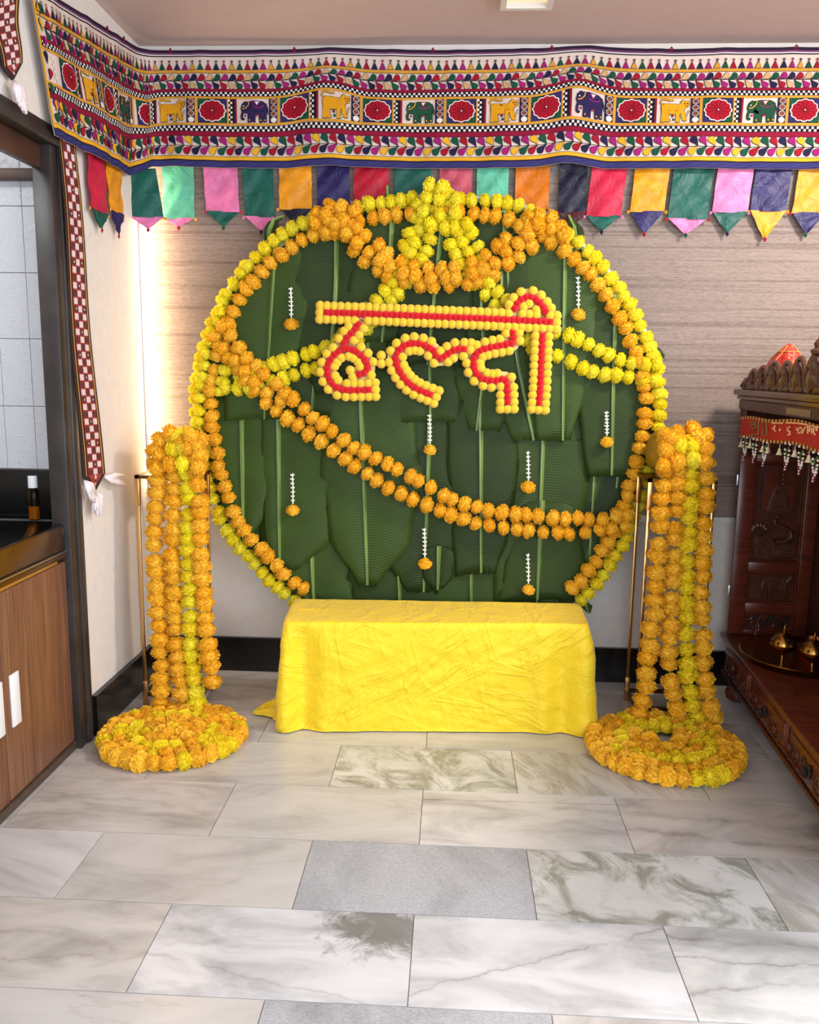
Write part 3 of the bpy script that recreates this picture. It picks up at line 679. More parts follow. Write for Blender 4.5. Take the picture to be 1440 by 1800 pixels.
# ------------------------------------------------------------------ hanging mirror-work strips on the left wall
def strip(name, label, quad, tip, ncol, nrow, org, tassels, group):
    """quad: four photograph corners tl, tr, br, bl on the wall plane; tip: the point below"""
    t = thing('hanging_strip', label, 'wall hanging', org, group); XS = -1.274
    tl, tr, br, bl = [UX(*p, XS) for p in quad]; tp = UX(*tip, XS)
    def P(u, v, off=0):
        p = tl.lerp(tr, u).lerp(bl.lerp(br, u), v); return p+V((off+.003*math.sin(v*9), .006*math.sin(v*7)*(1 if nrow > 20 else .3), 0))
    m = MB()
    for off in (0, -.003): m.grid(lambda u, v: P(u, v, off), 4, 40); 
    for off in (0, -.003): m.add([P(0, 1, off), P(1, 1, off), tp+V((off, 0, 0))], [(0, 1, 2)])
    m.build('band', 'strip_dark', t, origin=org, smooth=False)
    e = MB()
    for u0, u1 in ((.1, .135), (.86, .9)): e.grid(lambda u, v: P(lerp(u0, u1, u), v, .0022), 1, 40)
    e.build('edge_line', 'toran_gold', t, origin=org, smooth=False)
    r_ = MB().grid(lambda u, v: P(lerp(.2, .82, u), v, .0018), 3, 40); r_.add([P(.2, 1, .0018), P(.82, 1, .0018), P(.51, 1, .0018).lerp(tp+V((.0018, 0, 0)), .62)], [(0, 1, 2)])
    r_.build('field', 'strip_red', t, origin=org, smooth=False)
    c_ = MB()
    for j in range(nrow):
        for i in range(ncol):
            u0 = lerp(.215, .805, i/ncol)+.006; u1 = lerp(.215, .805, (i+1)/ncol)-.006; v0 = (j+.1)/nrow; v1 = (j+.9)/nrow
            c_.add([P(u0, v0, .003), P(u1, v0, .003), P(u1, v1, .003), P(u0, v1, .003)], [(0, 1, 2, 3)], (i+j) % 2)
            if (i+j) % 2 == 1 and j % 3 == 0:
                q = P((u0+u1)/2, (v0+v1)/2, .004); rr = .0045; c_.add([q+V((0, rr, 0)), q+V((0, 0, rr)), q-V((0, rr, 0)), q-V((0, 0, rr))], [(0, 1, 2, 3)], 2)
    for k in range(3):
        v_ = (k+.3)/3.2*.6; q = P(.51, 1, .003).lerp(tp+V((.003, 0, 0)), v_+.05); rr = .011*(1-v_)
        c_.add([q+V((0, rr, 0)), q+V((0, 0, rr)), q-V((0, rr, 0)), q-V((0, 0, rr))], [(0, 1, 2, 3)], k % 2)
    o = c_.build('mirror_embroidery', ['strip_lace', 'strip_cell', 'bead_white'], t, origin=org, smooth=False); o['kind'] = 'stuff'
    for k, (px, py, dx, dy) in enumerate(tassels):
        a = UX(px, py, XS+.006); r2 = random.Random(k); m = MB()
        d = (UX(px+dx, py+dy, XS+.006)-a); n_ = 30
        for q in range(n_):
            s_ = r2.uniform(-.35, .35); z_ = r2.uniform(-.3, .3)
            e_ = a+d*r2.uniform(.9, 1.35)+V((abs(z_)*.05+.004, s_*.085, z_*.07-.008)); mid = a.lerp(e_, .5)+V((.008*abs(s_)+.005, s_*.03, z_*.02))
            m.tube([a+V((.002, 0, 0)), mid, e_+V((.003, 0, 0))], [.004, .0085, .004], 5)
        m.build('tassel', 'tassel_white', t, origin=org, angle=0)
    return t
strip('', 'long mirror-work strip with white tassels hanging down the dark jamb', [(100, 232), (131, 243), (184, 832), (145, 838)], (166, 868), 3, 44, (-1.274, 2.9, 1.4),
      [(147, 845, 6, 22), (183, 838, 20, 2), (166, 866, -2, 26)], 'mirror-work strips')
strip('', 'short mirror-work strip with pointed end above the kitchen lintel', [(-26, -30), (30, -44), (39, 110), (2, 118)], (23, 143), 3, 13, (-1.274, 2.5, 2.3),
      [(22, 142, 6, 34)], 'mirror-work strips')
# ------------------------------------------------------------------ marigold heads (shared meshes)
def marigold_mesh(name, mat, seed, np_=128, flat=.78):
    r = random.Random(seed); m = MB()
    m.ball((0, 0, 0), .80, 0, 12, 7, (1, 1, flat))
    ga = PI*(3-5**.5)
    for i in range(np_):
        z = 1-2*(i+.5)/np_; a = i*ga+r.uniform(-.2, .2); q = math.sqrt(1-z*z)
        n = V((q*math.cos(a), q*math.sin(a), z)); t = V((-math.sin(a), math.cos(a), 0)); b = n.cross(t)
        tw = r.uniform(-.6, .6); t, b = t*math.cos(tw)+b*math.sin(tw), b*math.cos(tw)-t*math.sin(tw)
        lean = r.uniform(-.3, .3); L = r.uniform(.92, 1.1); w = r.uniform(.16, .23)
        def P(u, k, dz=0): p = n*k+t*u+b*(lean*(k-.6)*.6+dz); return V((p.x, p.y, p.z*flat))
        vs = [P(-.06, .52), P(.06, .52), P(-w*.8, .82, .03), P(0, .80, -.02), P(w*.8, .82, .03)]
        for k, u in enumerate((-1, -.5, 0, .5, 1)): vs.append(P(w*u, L-(.07 if k % 2 else 0)-abs(u)*.06, .05*(-1)**k))
        m.add(vs, [(0, 1, 3), (0, 3, 2), (1, 4, 3), (2, 3, 6, 5), (3, 7, 6), (3, 8, 7), (3, 4, 9, 8)])
    me = m.mesh(name, mat, smooth=True, angle=0); return me
FLW = {k: [marigold_mesh('marigold', 'marigold_'+k, 10*i+j) for j in range(3)] for i, k in enumerate(('orange', 'yellow', 'lime'))}
def put_flower(parent, org, p, t, rad, col, name='marigold', jit=.35):
    o = bpy.data.objects.new(name, rnd.choice(FLW[col])); C.objects.link(o); o.parent = parent
    t = (V(t)+V((rnd.uniform(-jit, jit), rnd.uniform(-jit, jit), rnd.uniform(-jit, jit)))).normalized()
    o.rotation_euler = (t.to_track_quat('Z', 'Y') @ Matrix.Rotation(rnd.uniform(0, 6.28), 3, 'Z').to_quaternion()).to_euler()
    s = rad*rnd.uniform(.9, 1.08); o.scale = (s, s, s); o.location = V(p)-V(org); return o
NFL = [0]
def garland(name, label, cat, group, strands, rad=.030, step=.047, jit=.35, wob=.004, thread=True):
    """strands: list of (points, colour or function(s 0..1) -> colour)"""
    org = V(strands[0][0][0]); t = thing(name, label, cat, org, group)
    th = MB()
    for si, (pts, col) in enumerate(strands):
        rs = resample(pts, step*(1+.075*(si % 3)), step*.14)
        for k, (p, tg) in enumerate(rs):
            c = col(k/max(1, len(rs)-1)) if callable(col) else col
            put_flower(t, org, V(p)+V((rnd.uniform(-wob, wob), rnd.uniform(-wob, wob), rnd.uniform(-wob, wob))), tg, rad, c, jit=jit); NFL[0] += 1
        if thread: th.tube([p for p, _ in rs], .0012, 4)
    if thread: th.build('thread', 'green_stem', t, origin=org, smooth=False)
    return t

# ------------------------------------------------------------------ round backdrop of banana leaves
RT = .035; RP0 = V((0, 3.49, 2.05)); RU = V((0, math.sin(RT), math.cos(RT))); RN = V((0, -math.cos(RT), math.sin(RT)))
def RP(x, y, d=0): return U(x, y, RP0+RN*d, RN)
CON = [(765, 336), (860, 343), (950, 366), (1060, 452), (1130, 555), (1166, 650), (1172, 720), (1160, 800), (1135, 890), (1098, 975), (1030, 1062), (930, 1108), (780, 1122), (630, 1108), (512, 1066), (440, 1000), (385, 932), (350, 830), (334, 730), (338, 650), (364, 560), (420, 467), (520, 385), (640, 350)]
cx0, cy0 = 755, 728
def inset(p, k): v = V((p[0]-cx0, p[1]-cy0)); v = v*(1-k/v.length); return (cx0+v.x, cy0+v.y)
CN = [V((p.x, p.y)) for p in catmull([(a, b_, 0) for a, b_ in CON], 8, True)]
def rlim(a):   # contour radius at an angle
    best = 1e9; r = 400
    for p in CN:
        v = p-V((cx0, cy0)); d = abs((math.atan2(v.y, v.x)-a+PI) % (2*PI)-PI)
        if d < best: best = d; r = v.length
    return r
RL = [rlim(-PI+2*PI*k/240) for k in range(240)]
def clampr(x, y, k=24):
    v = V((x-cx0, y-cy0)); a = math.atan2(v.y, v.x); L = RL[int((a+PI)/(2*PI)*240) % 240]-k
    if v.length > L: v = v*(L/v.length)
    return cx0+v.x, cy0+v.y
bo_ = RP(755, 1100); bo_ = V((bo_.x, bo_.y, 0))
bk = thing('leaf_backdrop', 'big round backdrop covered in dark green banana leaves behind the yellow bench', 'backdrop', bo_)
m = MB(); pl = [inset((p.x, p.y), 14) for p in CN[::2]]
m.prism(pl[::-1], lambda x, y, d: RP(x, y, d), -.025, 0); m.build('board', 'board_green', bk, origin=bo_, smooth=False)
m = MB(); m.tube([RP(*inset((p.x, p.y), 12), -.012) for p in CN[::2]]+[RP(*inset((CN[0].x, CN[0].y), 12), -.012)], .016, 8); m.build('ring_frame', 'ring_frame', bk, origin=bo_)
m = MB()
for x_ in (600, 920):
    p = RP(x_, 1085, -.012); m.tube([p, V((p.x, p.y, 0.0))], .014, 8); m.tube([V((p.x, p.y-.10, .013)), V((p.x, p.y+.06, .013))], .013, 8)
m.build('support_leg', 'ring_frame', bk, origin=bo_)
def leaf(mid, wl, wr, d, end=0.0, clamp=True, tilt=0.0, seed=0):
    r = random.Random(seed+len(mid)*7+int(mid[0][0])); M_ = catmull([(x, y, 0) for x, y in mid], 8); M_ = [p for p, _ in resample(M_, 22)]
    N = len(M_)-1; K_ = 7; ph = r.uniform(0, 9)
    def wid(w, s):
        f = s*(len(w)-1); i = min(int(f), len(w)-2); return lerp(w[i], w[i+1], smooth(f-i)*.5+(f-i)*.5)
    def pt(u, s, off=0):
        i = min(int(s*N), N-1); p = M_[i].lerp(M_[i+1], s*N-i); side = wl if u < 0 else wr
        w = wid(side, s)*abs(u); w *= 1+.03*math.sin(s*17+ph)*abs(u)
        dn = abs(u)**1.5*w*.25+ (end*r.uniform(-1, 1) if s > .97 else 0)
        x, y = p.x+(w if u > 0 else -w), p.y+dn*(1 if s < .97 else .4)
        if clamp: x, y = clampr(x, y)
        au = abs(u)
        h = d+.006*math.sin(au*PI*.8)-.004*au**3+.0035*math.sin(s*9+ph+u*2)*au+.002*math.sin(s*31+ph)*au*au+tilt*u
        return RP(x, y, h+off)
    m = MB(); nv = max(6, int(N*1.2)); us = [-1+2*k/(2*K_) for k in range(2*K_+1)]
    m.grid(lambda i, j: pt(us[int(round(i*2*K_))], j), 2*K_, nv, uv=True)
    o = m.build('banana_leaf', 'banana_leaf', bk, origin=bo_, angle=0)
    so = o.modifiers.new('thickness', 'SOLIDIFY'); so.thickness = .0012; so.offset = -1
    mb = MB(); ps = []
    for k in range(N*2+1):
        s = k/(N*2); ps.append(pt(0.0001, s, .0035))
    rr = [lerp(.0135, .007, k/(N*2)) for k in range(N*2+1)]
    mb.tube(ps, rr, 6, flat=.55); mb.build('midrib', 'leaf_midrib', o, origin=bo_)
LV = [  # (midrib points, left widths, right widths, depth)
 ([(398, 610), (400, 930)], [60, 60, 50], [70, 72, 66, 30], .006), ([(547, 880), (549, 980), (553, 1085)], [90, 90, 90], [70, 70, 70], .006),
 ([(700, 940), (704, 1090)], [90, 90, 90], [70, 70, 70], .007), ([(830, 930), (828, 1090)], [80, 80, 80], [75, 75, 75], .006), ([(1095, 760), (1070, 1000)], [60, 60, 60], [60, 60, 60], .006),
 ([(1050, 770), (1035, 1010)], [70, 70, 60], [70, 70, 70], .010), ([(958, 700), (952, 860), (943, 1085)], [75, 75, 80, 80], [80, 80, 85, 85], .013),
 ([(425, 690), (428, 955)], [60, 60, 55, 48, 20], [44, 46, 47, 40, 10], .016), ([(757, 690), (752, 860), (745, 1040)], [85, 85, 80, 78, 30], [75, 72, 60, 55, 25], .014),
 ([(490, 720), (491, 880), (492, 1000)], [30, 30, 28, 26, 14], [95, 100, 98, 88, 30], .020), ([(846, 700), (846, 860), (846, 1008)], [62, 60, 56, 50, 46], [66, 66, 62, 48, 24], .022),
 ([(632, 640), (640, 840), (646, 1030)], [62, 68, 76, 62, 14], [96, 98, 100, 78, 16], .026), ([(772, 960), (770, 1035)], [28, 30, 26, 10], [26, 28, 24, 8], .024), ([(955, 880), (945, 1055)], [40, 60, 74], [60, 80, 90], .018),
 ([(655, 430), (650, 560), (640, 700)], [60, 70, 62, 20], [80, 84, 80, 50], .024), ([(560, 400), (555, 620), (548, 730)], [40, 60, 70, 50], [60, 66, 60, 40], .026), ([(800, 400), (760, 590), (757, 740)], [60, 80, 80, 70], [60, 60, 58, 50], .026),
 ([(845, 470), (850, 640), (838, 755)], [60, 60, 50, 14], [60, 62, 60, 40], .030), ([(890, 400), (905, 600), (938, 772)], [70, 66, 60, 36], [60, 66, 60, 50], .028),
 ([(484, 396), (478, 520), (464, 735)], [80, 90, 84, 78, 70], [60, 64, 60, 44, 34], .036), ([(592, 400), (590, 520), (575, 690)], [82, 82, 70, 20], [64, 64, 60, 30], .034), ([(690, 376), (684, 480), (672, 600)], [66, 70, 60], [58, 60, 50], .036),
 ([(780, 372), (768, 480), (752, 640)], [60, 66, 60], [64, 70, 60], .038), ([(890, 350), (884, 440), (880, 560)], [50, 54, 54], [50, 56, 50], .036),
 ([(996, 380), (992, 560), (990, 772)], [70, 74, 70, 60, 44], [62, 64, 60, 40, 12], .038), ([(1084, 500), (1079, 660), (1076, 836)], [60, 66, 64, 56, 40], [60, 60, 60, 56, 44], .034)]
for k, (mid, wl_, wr_, d) in enumerate(LV): leaf(mid, wl_, wr_, d, end=6, seed=k)
for mid, w in (([(474, 425), (476, 392), (500, 380)], 12), ([(1012, 420), (1008, 388), (1000, 378)], 16), ([(1150, 610), (1162, 618), (1166, 632)], 10), ([(1018, 1052), (1034, 1066), (1036, 1078)], 10), ([(684, 360), (682, 334), (681, 326)], 6)):
    leaf(mid, [w, w, 2], [w, w, 2], .012, clamp=False)

# ------------------------------------------------------------------ marigold garlands on the ring
def rp(pts, d=.055, k=10): return catmull([RP(x, y, d) for x, y in pts], k)
def ringpath(k, a0, a1, d, n=90):
    out = []
    for i in range(n+1):
        a = lerp(a0, a1, i/n); L = RL[int((a+PI)/(2*PI)*240) % 240]; aa = (a+PI)/(2*PI)*240; i0 = int(aa) % 240; L = lerp(RL[i0], RL[(i0+1) % 240], aa-int(aa))-k
        out.append(RP(cx0+L*math.cos(a), cy0+L*math.sin(a), d))
    return out
A0 = math.atan2(1058-cy0, 515-cx0)-2*PI; A1 = math.atan2(1058-cy0, 1025-cx0)     # from the lower left over the top to the lower right
yl = lambda s: 'yellow' if (s < .09 or s > .3) and s < .86 or rnd.random() < .6 else 'lime'
garland('marigold_garland', 'yellow marigold garland running round the outer edge of the leaf backdrop', 'garland', 'ring garlands', [(ringpath(12, A0, A1, .035), yl)], .033, .0455)
garland('marigold_garland', 'orange marigold garland just inside the yellow one round the leaf backdrop', 'garland', 'ring garlands', [(ringpath(37, A0, A1, .055), 'orange')], .0345, .049)
# doubled stretches that thicken the ring
sd = [(rp([(345, 780), (352, 700), (360, 640), (372, 590), (388, 545)], .062), 'yellow'), (rp([(386, 690), (392, 650), (405, 630)], .06), 'yellow'), (rp([(352, 668), (385, 672), (418, 676), (440, 684)], .058), 'yellow'), (rp([(400, 650), (425, 664), (445, 690)], .052), 'yellow')]
garland('marigold_garland', 'short yellow marigold strand thickening the ring at its left edge', 'garland', 'ring garlands', sd, .028, .046)
garland('marigold_garland', 'orange marigold cluster on the ring at its upper left under the navy tab', 'garland', 'ring garlands', [(rp([(562, 378), (590, 362), (622, 372)], .07), 'orange'), (rp([(556, 392), (592, 386), (625, 402)], .078), 'orange'), (rp([(572, 410), (600, 408), (612, 412)], .07), 'orange')], .035, .045)
garland('marigold_garland', 'orange marigold cluster on the ring at its upper right under the black tab', 'garland', 'ring garlands', [(rp([(925, 385), (957, 378), (985, 398)], .07), 'orange'), (rp([(930, 400), (960, 400), (992, 415)], .078), 'orange')], .035, .046)
# upper orange swag
sw = [(575, 380), (605, 408), (640, 436), (678, 466), (722, 484), (770, 490), (818, 486), (858, 468), (892, 442), (925, 415), (945, 395)]
s2 = [(600, 385), (640, 415), (672, 440), (700, 462), (740, 470), (790, 474), (830, 462), (862, 445), (890, 422), (915, 398), (930, 380)]
s3 = [(622, 438), (655, 468), (700, 492), (745, 500), (790, 502), (835, 498), (870, 480), (905, 455), (935, 432)]
garland('marigold_garland', 'thick orange marigold swag drooping across the top of the leaf circle', 'garland', 'swags on the leaves', [(rp(sw, .085), 'orange'), (rp(s2, .072), 'orange'), (rp(s3, .07), 'orange')], .035, .054)
# yellow drapes from the crown
yL1 = [(752, 345), (742, 385), (728, 425), (712, 460), (690, 495), (664, 528), (628, 565), (590, 600), (545, 622), (500, 634), (462, 650), (425, 655)]
yL2 = [(770, 350), (760, 400), (748, 440), (732, 470), (712, 500), (690, 528), (655, 565), (618, 605), (575, 640), (530, 655), (490, 668), (440, 682), (395, 682)]
yL3 = [(735, 360), (722, 405), (710, 432)]
yR1 = [(785, 345), (800, 390), (815, 430), (838, 470), (866, 505), (892, 530), (920, 555), (950, 570), (985, 585), (1030, 605), (1075, 628), (1120, 640), (1155, 640)]
yR2 = [(770, 340), (790, 405), (800, 450), (825, 485), (850, 512), (880, 548), (915, 585), (945, 615), (975, 625), (1010, 640), (1050, 655), (1100, 662), (1150, 668)]
yR3 = [(820, 392), (835, 425), (848, 455)]
garland('marigold_garland', 'yellow marigold drape falling from the crown to the left edge, passing behind the sign', 'garland', 'drapes from the crown', [(rp(yL1, .06), 'yellow'), (rp(yL2, .056), 'yellow'), (rp(yL3, .062), 'yellow')], .033, .046)
garland('marigold_garland', 'yellow marigold drape falling from the crown to the right edge, passing behind the sign', 'garland', 'drapes from the crown', [(rp(yR1, .06), 'yellow'), (rp(yR2, .056), 'yellow'), (rp(yR3, .062), 'yellow')], .033, .046)
garland('marigold_garland', 'yellow marigold tuft crowning the top of the leaf circle', 'garland', 'drapes from the crown', [(rp([(757, 328), (778, 330)], .075), 'yellow'), (rp([(748, 348), (775, 352), (800, 350)], .08), 'yellow'), (rp([(745, 372), (770, 378), (800, 374)], .085), 'yellow'), (rp([(758, 396), (795, 400), (822, 396)], .08), 'yellow')], .034, .043)
dg1 = [(392, 575), (412, 600), (432, 628), (462, 655), (490, 682), (520, 708), (555, 736), (600, 772), (640, 795), (690, 822), (740, 848), (790, 875), (840, 893), (890, 902), (950, 908), (1010, 912), (1060, 912), (1105, 905)]
dg2 = [(378, 592), (398, 622), (425, 655), (450, 690), (478, 715), (510, 738), (545, 762), (590, 795), (640, 830), (690, 860), (740, 885), (790, 903), (840, 920), (890, 928), (950, 935), (1010, 936), (1060, 930), (1100, 925)]
dg3 = [(412, 632), (440, 662), (465, 690), (495, 705)]
garland('marigold_garland', 'long double orange marigold swag sweeping diagonally below the sign', 'garland', 'swags on the leaves', [(rp(dg1, .075), 'orange'), (rp(dg2, .068), 'orange'), (rp(dg3, .08), 'orange')], .0345, .0505)

# ------------------------------------------------------------------ hanging jasmine strings
DR = [(511, 507, 570, 'upper left, beside the sign bar'), (1016, 488, 553, 'upper right, above the sign end'), (755, 730, 791, 'right under the second letter'), (1066, 725, 777, 'near the ring edge, right of the sign'),
      (928, 795, 856, 'just above the long orange swag, under the tall letter'), (514, 834, 897, 'lower left, under the orange swag'), (746, 930, 991, 'bottom middle, above the yellow bench'), (928, 975, 1037, 'bottom right, touching the bench cloth')]
for k, (x_, y0, y1, lab) in enumerate(DR):
    a = RP(x_, y0, .052); b2 = RP(x_+1, y1-11, .055); f_ = RP(x_+1, y1, .058)
    t = thing('jasmine_drop', 'jasmine string with a marigold, hung '+lab, 'flower string', a, 'jasmine drops on the leaves')
    m = MB(); L = (b2-a).length; r_ = random.Random(k)
    m.tube([a+V((.004, 0, .004)), a, a.lerp(b2, .5)+V((.002, 0, 0)), b2], .0028, 6)
    n_ = 7
    for q in range(n_):
        p = a.lerp(b2, (q+.3)/n_)
        for sg in (-1, 1):
            an = r_.uniform(-.4, .4); d = V((sg*math.cos(an), -abs(math.sin(an)), .55)).normalized()
            m.tube([p, p+d*.008, p+d*r_.uniform(.008, .012)], [.0022, .0028, .0008], 5)
    m.build('jasmine_string', 'jasmine', t, origin=a)
    put_flower(t, a, f_, (0, -.15, 1), .030, 'orange', jit=.15)

# ------------------------------------------------------------------ the sign
def sg_(x, y): return (540+x/3.13, 500+y/3.13)
STR = [[(108, 155), (400, 165), (700, 178), (1000, 190), (1335, 207)],
       [(280, 222), (255, 258), (222, 292), (203, 325), (198, 352)],
       [(198, 352), (152, 388), (120, 430), (110, 478), (124, 525), (158, 565), (205, 580), (270, 582), (338, 580)],
       [(198, 352), (252, 362), (300, 395), (330, 440), (322, 478), (286, 494)],
       [(862, 357), (825, 356), (780, 378), (740, 405), (715, 400), (693, 366), (650, 338), (590, 325), (535, 338), (500, 370), (486, 410), (503, 468), (545, 530), (600, 572), (676, 605)],
       [(1130, 268), (1130, 318), (1080, 334), (1005, 348), (950, 366), (922, 395), (915, 440), (930, 490), (970, 520), (1030, 530), (1088, 524), (1100, 580), (1101, 648)],
       [(1293, 285), (1288, 400), (1282, 550), (1275, 652)],
       [(1142, 130), (1168, 92), (1215, 68), (1262, 86), (1292, 120), (1312, 150)]]
SD = .115
so_ = RP(760, 640, SD); sgn = thing('lettering_sign', 'yellow and red pom-pom sign with Devanagari letters fixed on the banana leaves', 'sign', so_)
SP = []
for s_ in STR:
    c_ = catmull([V((*sg_(*p), 0)) for p in s_], 10); SP.append(c_)
bm_ = MB()
for c_ in SP:
    rs = [p for p, _ in resample(c_, 6)]; e0 = (rs[0]-rs[1]).normalized()*12; e1 = (rs[-1]-rs[-2]).normalized()*12
    rs = [rs[0]+e0]+rs+[rs[-1]+e1]; L_, R_ = [], []
    for i, p in enumerate(rs):
        t = (rs[min(i+1, len(rs)-1)]-rs[max(i-1, 0)]).normalized(); n = V((-t.y, t.x, 0))*14.5; L_.append(p+n); R_.append(p-n)
    for i in range(len(rs)-1):
        q = [L_[i], L_[i+1], R_[i+1], R_[i]]
        vs = [RP(p.x, p.y, SD-.012) for p in q]+[RP(p.x, p.y, SD-.005) for p in q]
        bm_.add(vs, [(0, 1, 2, 3), (4, 7, 6, 5), (0, 4, 5, 1), (1, 5, 6, 2), (2, 6, 7, 3), (3, 7, 4, 0)])
for x_, y_ in ((600, 560), (960, 540)):
    p = RP(x_, y_, SD-.008); bm_.tube([p, RP(x_, y_, .01)], .004, 6)
bm_.build('backing', 'backing_card', sgn, origin=so_, smooth=False)
def pom_mesh(name, mat, seed):
    bm = bmesh.new(); bmesh.ops.create_icosphere(bm, subdivisions=3, radius=1); r = random.Random(seed)
    for v in bm.verts: v.co *= 1+.05*noise.noise(v.co*5+V((seed, 0, 0)))+r.uniform(-.035, .035)
    me = bpy.data.meshes.new(name); bm.to_mesh(me); bm.free(); me.materials.append(MATS[mat]); me.polygons.foreach_set('use_smooth', [True]*len(me.polygons)); return me
PY = [pom_mesh('pompom', 'pompom_yellow', k) for k in range(3)]; PR = [pom_mesh('pompom', 'pompom_red', k+5) for k in range(2)]
def pompom(x, y, rr, me, d, lab=None):
    o = bpy.data.objects.new('pompom', me); C.objects.link(o); o.parent = sgn; o.location = RP(x, y, SD+d)-so_
    o.scale = (rr, rr, rr); o.rotation_euler = (rnd.uniform(0, 6), rnd.uniform(0, 6), rnd.uniform(0, 6))
    if lab: o['label'] = lab
reds = []
PXM = (RP(760, 640, SD)-RP(761, 640, SD)).length
for c_ in SP:
    for p, t in resample(c_, 9.3): reds.append(p)
kept = []
for p in reds:
    if all((p-q).length > 6 for q in kept): kept.append(p)
reds = kept
allred = [p for c_ in SP for p, _ in resample(c_, 3)]
for p in reds: pompom(p.x, p.y, 7.4*PXM, rnd.choice(PR), .0015, 'red pom-pom')
yl_ = []
def tryy(p, mind=8.6, mred=10.0):
    if all((p-q).length > mind for q in yl_) and all((p-q).length > mred for q in allred): yl_.append(p)
for c_ in SP:
    rs = resample(c_, 12.4)
    for sgn_ in (1, -1):
        for p, t in rs: tryy(p+V((-t.y, t.x, 0))*sgn_*11.6)
    for p, t in ((rs[0][0], -rs[0][1]), (rs[-1][0], rs[-1][1])):
        for k in (-12, 0, 12): tryy(p+t*12+V((-t.y, t.x, 0))*k)
for x_, y_ in ((408, 390), (408, 436), (880, 395), (1190, 250), (1235, 245), (1365, 210), (1360, 170), (1360, 250), (1150, 155), (1200, 160), (1240, 165), (1340, 140), (1110, 250), (1290, 240)): tryy(V((*sg_(x_, y_), 0)))
for p in yl_: pompom(p.x, p.y, 8.4*PXM, rnd.choice(PY), 0)

# ------------------------------------------------------------------ low bench under its yellow cloth
BZ = .42; BC = [V((-.605, 2.975)), V((.522, 3.055)), V((.534, 3.345)), V((-.628, 3.30))]
bc = sum(BC, V((0, 0)))/4
be = thing('low_bench', 'low wooden bench standing hidden under the yellow cloth', 'bench', (bc.x, bc.y, 0)); bo2 = (bc.x, bc.y, 0)
def bx_(a, b, z0, z1): 
    q = [bc.lerp(p, a) for p in BC]; m = MB(); m.add([V((p.x, p.y, z0)) for p in q]+[V((p.x, p.y, z1)) for p in q], [(3, 2, 1, 0), (4, 5, 6, 7), (0, 1, 5, 4), (1, 2, 6, 5), (2, 3, 7, 6), (3, 0, 4, 7)]); return m
bx_(.88, 0, BZ-.045, BZ-.012).build('seat', 'bench_wood', be, origin=bo2, smooth=False)
for p in BC:
    c_ = bc.lerp(p, .72); MB().box((c_.x-.02, c_.y-.02, 0), (c_.x+.02, c_.y+.02, BZ-.045)).build('leg', 'bench_wood', be, origin=bo2, smooth=False)
per = []   # perimeter with rounded corners, front left first, counter-clockwise from above
for i in range(4):
    p, a, b_ = BC[i], BC[i-1], BC[(i+1) % 4]; r_ = .022
    u = (a-p).normalized(); w = (b_-p).normalized(); q0 = p+u*r_; q1 = p+w*r_
    n_ = max(2, int((b_-p).length/.014))
    for k in range(4): t = k/4; per.append((q0.lerp(p, t)).lerp(p.lerp(q1, t), t))
    e = b_-w*r_
    for k in range(n_): per.append(q1.lerp(e, k/n_))
NP = len(per); nr = []
for i in range(NP):
    t = (per[(i+2) % NP]-per[i-2]).normalized(); nr.append(V((t.y, -t.x)))
def cn(x, y, z): return noise.noise(V((x, y, z)))
def cornerness(p): return max(math.exp(-((p-c_).length/.16)**2) for c_ in BC)
m = MB(); rings = []
def top_pt(i, f):
    p = bc.lerp(per[i], f); z = BZ+.002*cn(p.x*18, p.y*30, 1)+.003*cn(p.x*9+3, p.y*22, 5)*f
    return V((p.x, p.y, z))
for f in (.3, .55, .75, .88, .96): rings.append([top_pt(i, f) for i in range(NP)])
rings.append([V((per[i].x, per[i].y, BZ-.001+.0015*cn(per[i].x*20, per[i].y*20, 3))) for i in range(NP)])
ND = 30
for j in range(1, ND+1):
    v = j/ND; rg = []
    for i in range(NP):
        p = per[i]; n = nr[i]; ck = cornerness(p); z = BZ*(1-v)
        lf = math.exp(-((p-(BC[0]+V((0, .09)))).length/.10)**2)
        out = .006+.035*v*.4+ck*.026*v**1.3 + (lf*.035*v)
        s = i*.014
        pull = math.exp(-((p-BC[0]).length/.13)**2); out -= .043*v*pull
        fold = (.020*math.sin(s*26+cn(s*3, 0, 0)*3)*ck+.007*cn(s*5, v*2.2, 2)+.006*cn(s*9+v*7, v*5, 9)*(1-.3*ck)+.004*cn(s*22-v*14, v*12, 4))*smooth(v*4)
        fold += .018*ck*v*math.sin(s*44)
        zz = z+(.004*cn(s*4, 7, 1)+.003)*smooth(v*1.2)
        if v > .93: zz = max(.003+.004*abs(cn(s*11, 2, 2)), zz+.0)
        q = p+n*(out+fold*(1 if v < .97 else .6))
        rg.append(V((q.x, q.y, max(.004, zz))))
    rings.append(rg)
for k, ex in enumerate((.4, .8, 1.0)):    # hem puddled on the floor
    rg = []
    for i in range(NP):
        p = per[i]; b_ = rings[5+ND][i]; n = nr[i]; s = i*.014
        l_ = math.exp(-((p-(BC[0]+V((-.005, .10)))).length/.06)**2)+.55*math.exp(-((p-BC[0]).length/.035)**2); r_ = math.exp(-((p-(BC[1]+V((0, .05)))).length/.08)**2)
        d = (.003+.004*l_+.008*r_)*ex
        zz = .004+.004*(l_+r_)*abs(math.sin(s*52+k*.7))*(1 if k < 2 else .3)
        rg.append(V((b_.x+n.x*d, b_.y+n.y*d, zz)))
    rings.append(rg)
vs = [V((bc.x, bc.y, BZ))]+[p for rg in rings for p in rg]
fs = [(0, 1+i, 1+(i+1) % NP) for i in range(NP)]
for j in range(len(rings)-1):
    a = 1+j*NP; b_ = a+NP
    fs += [(a+i, b_+i, b_+(i+1) % NP, a+(i+1) % NP) for i in range(NP)]
m.add(vs, fs)
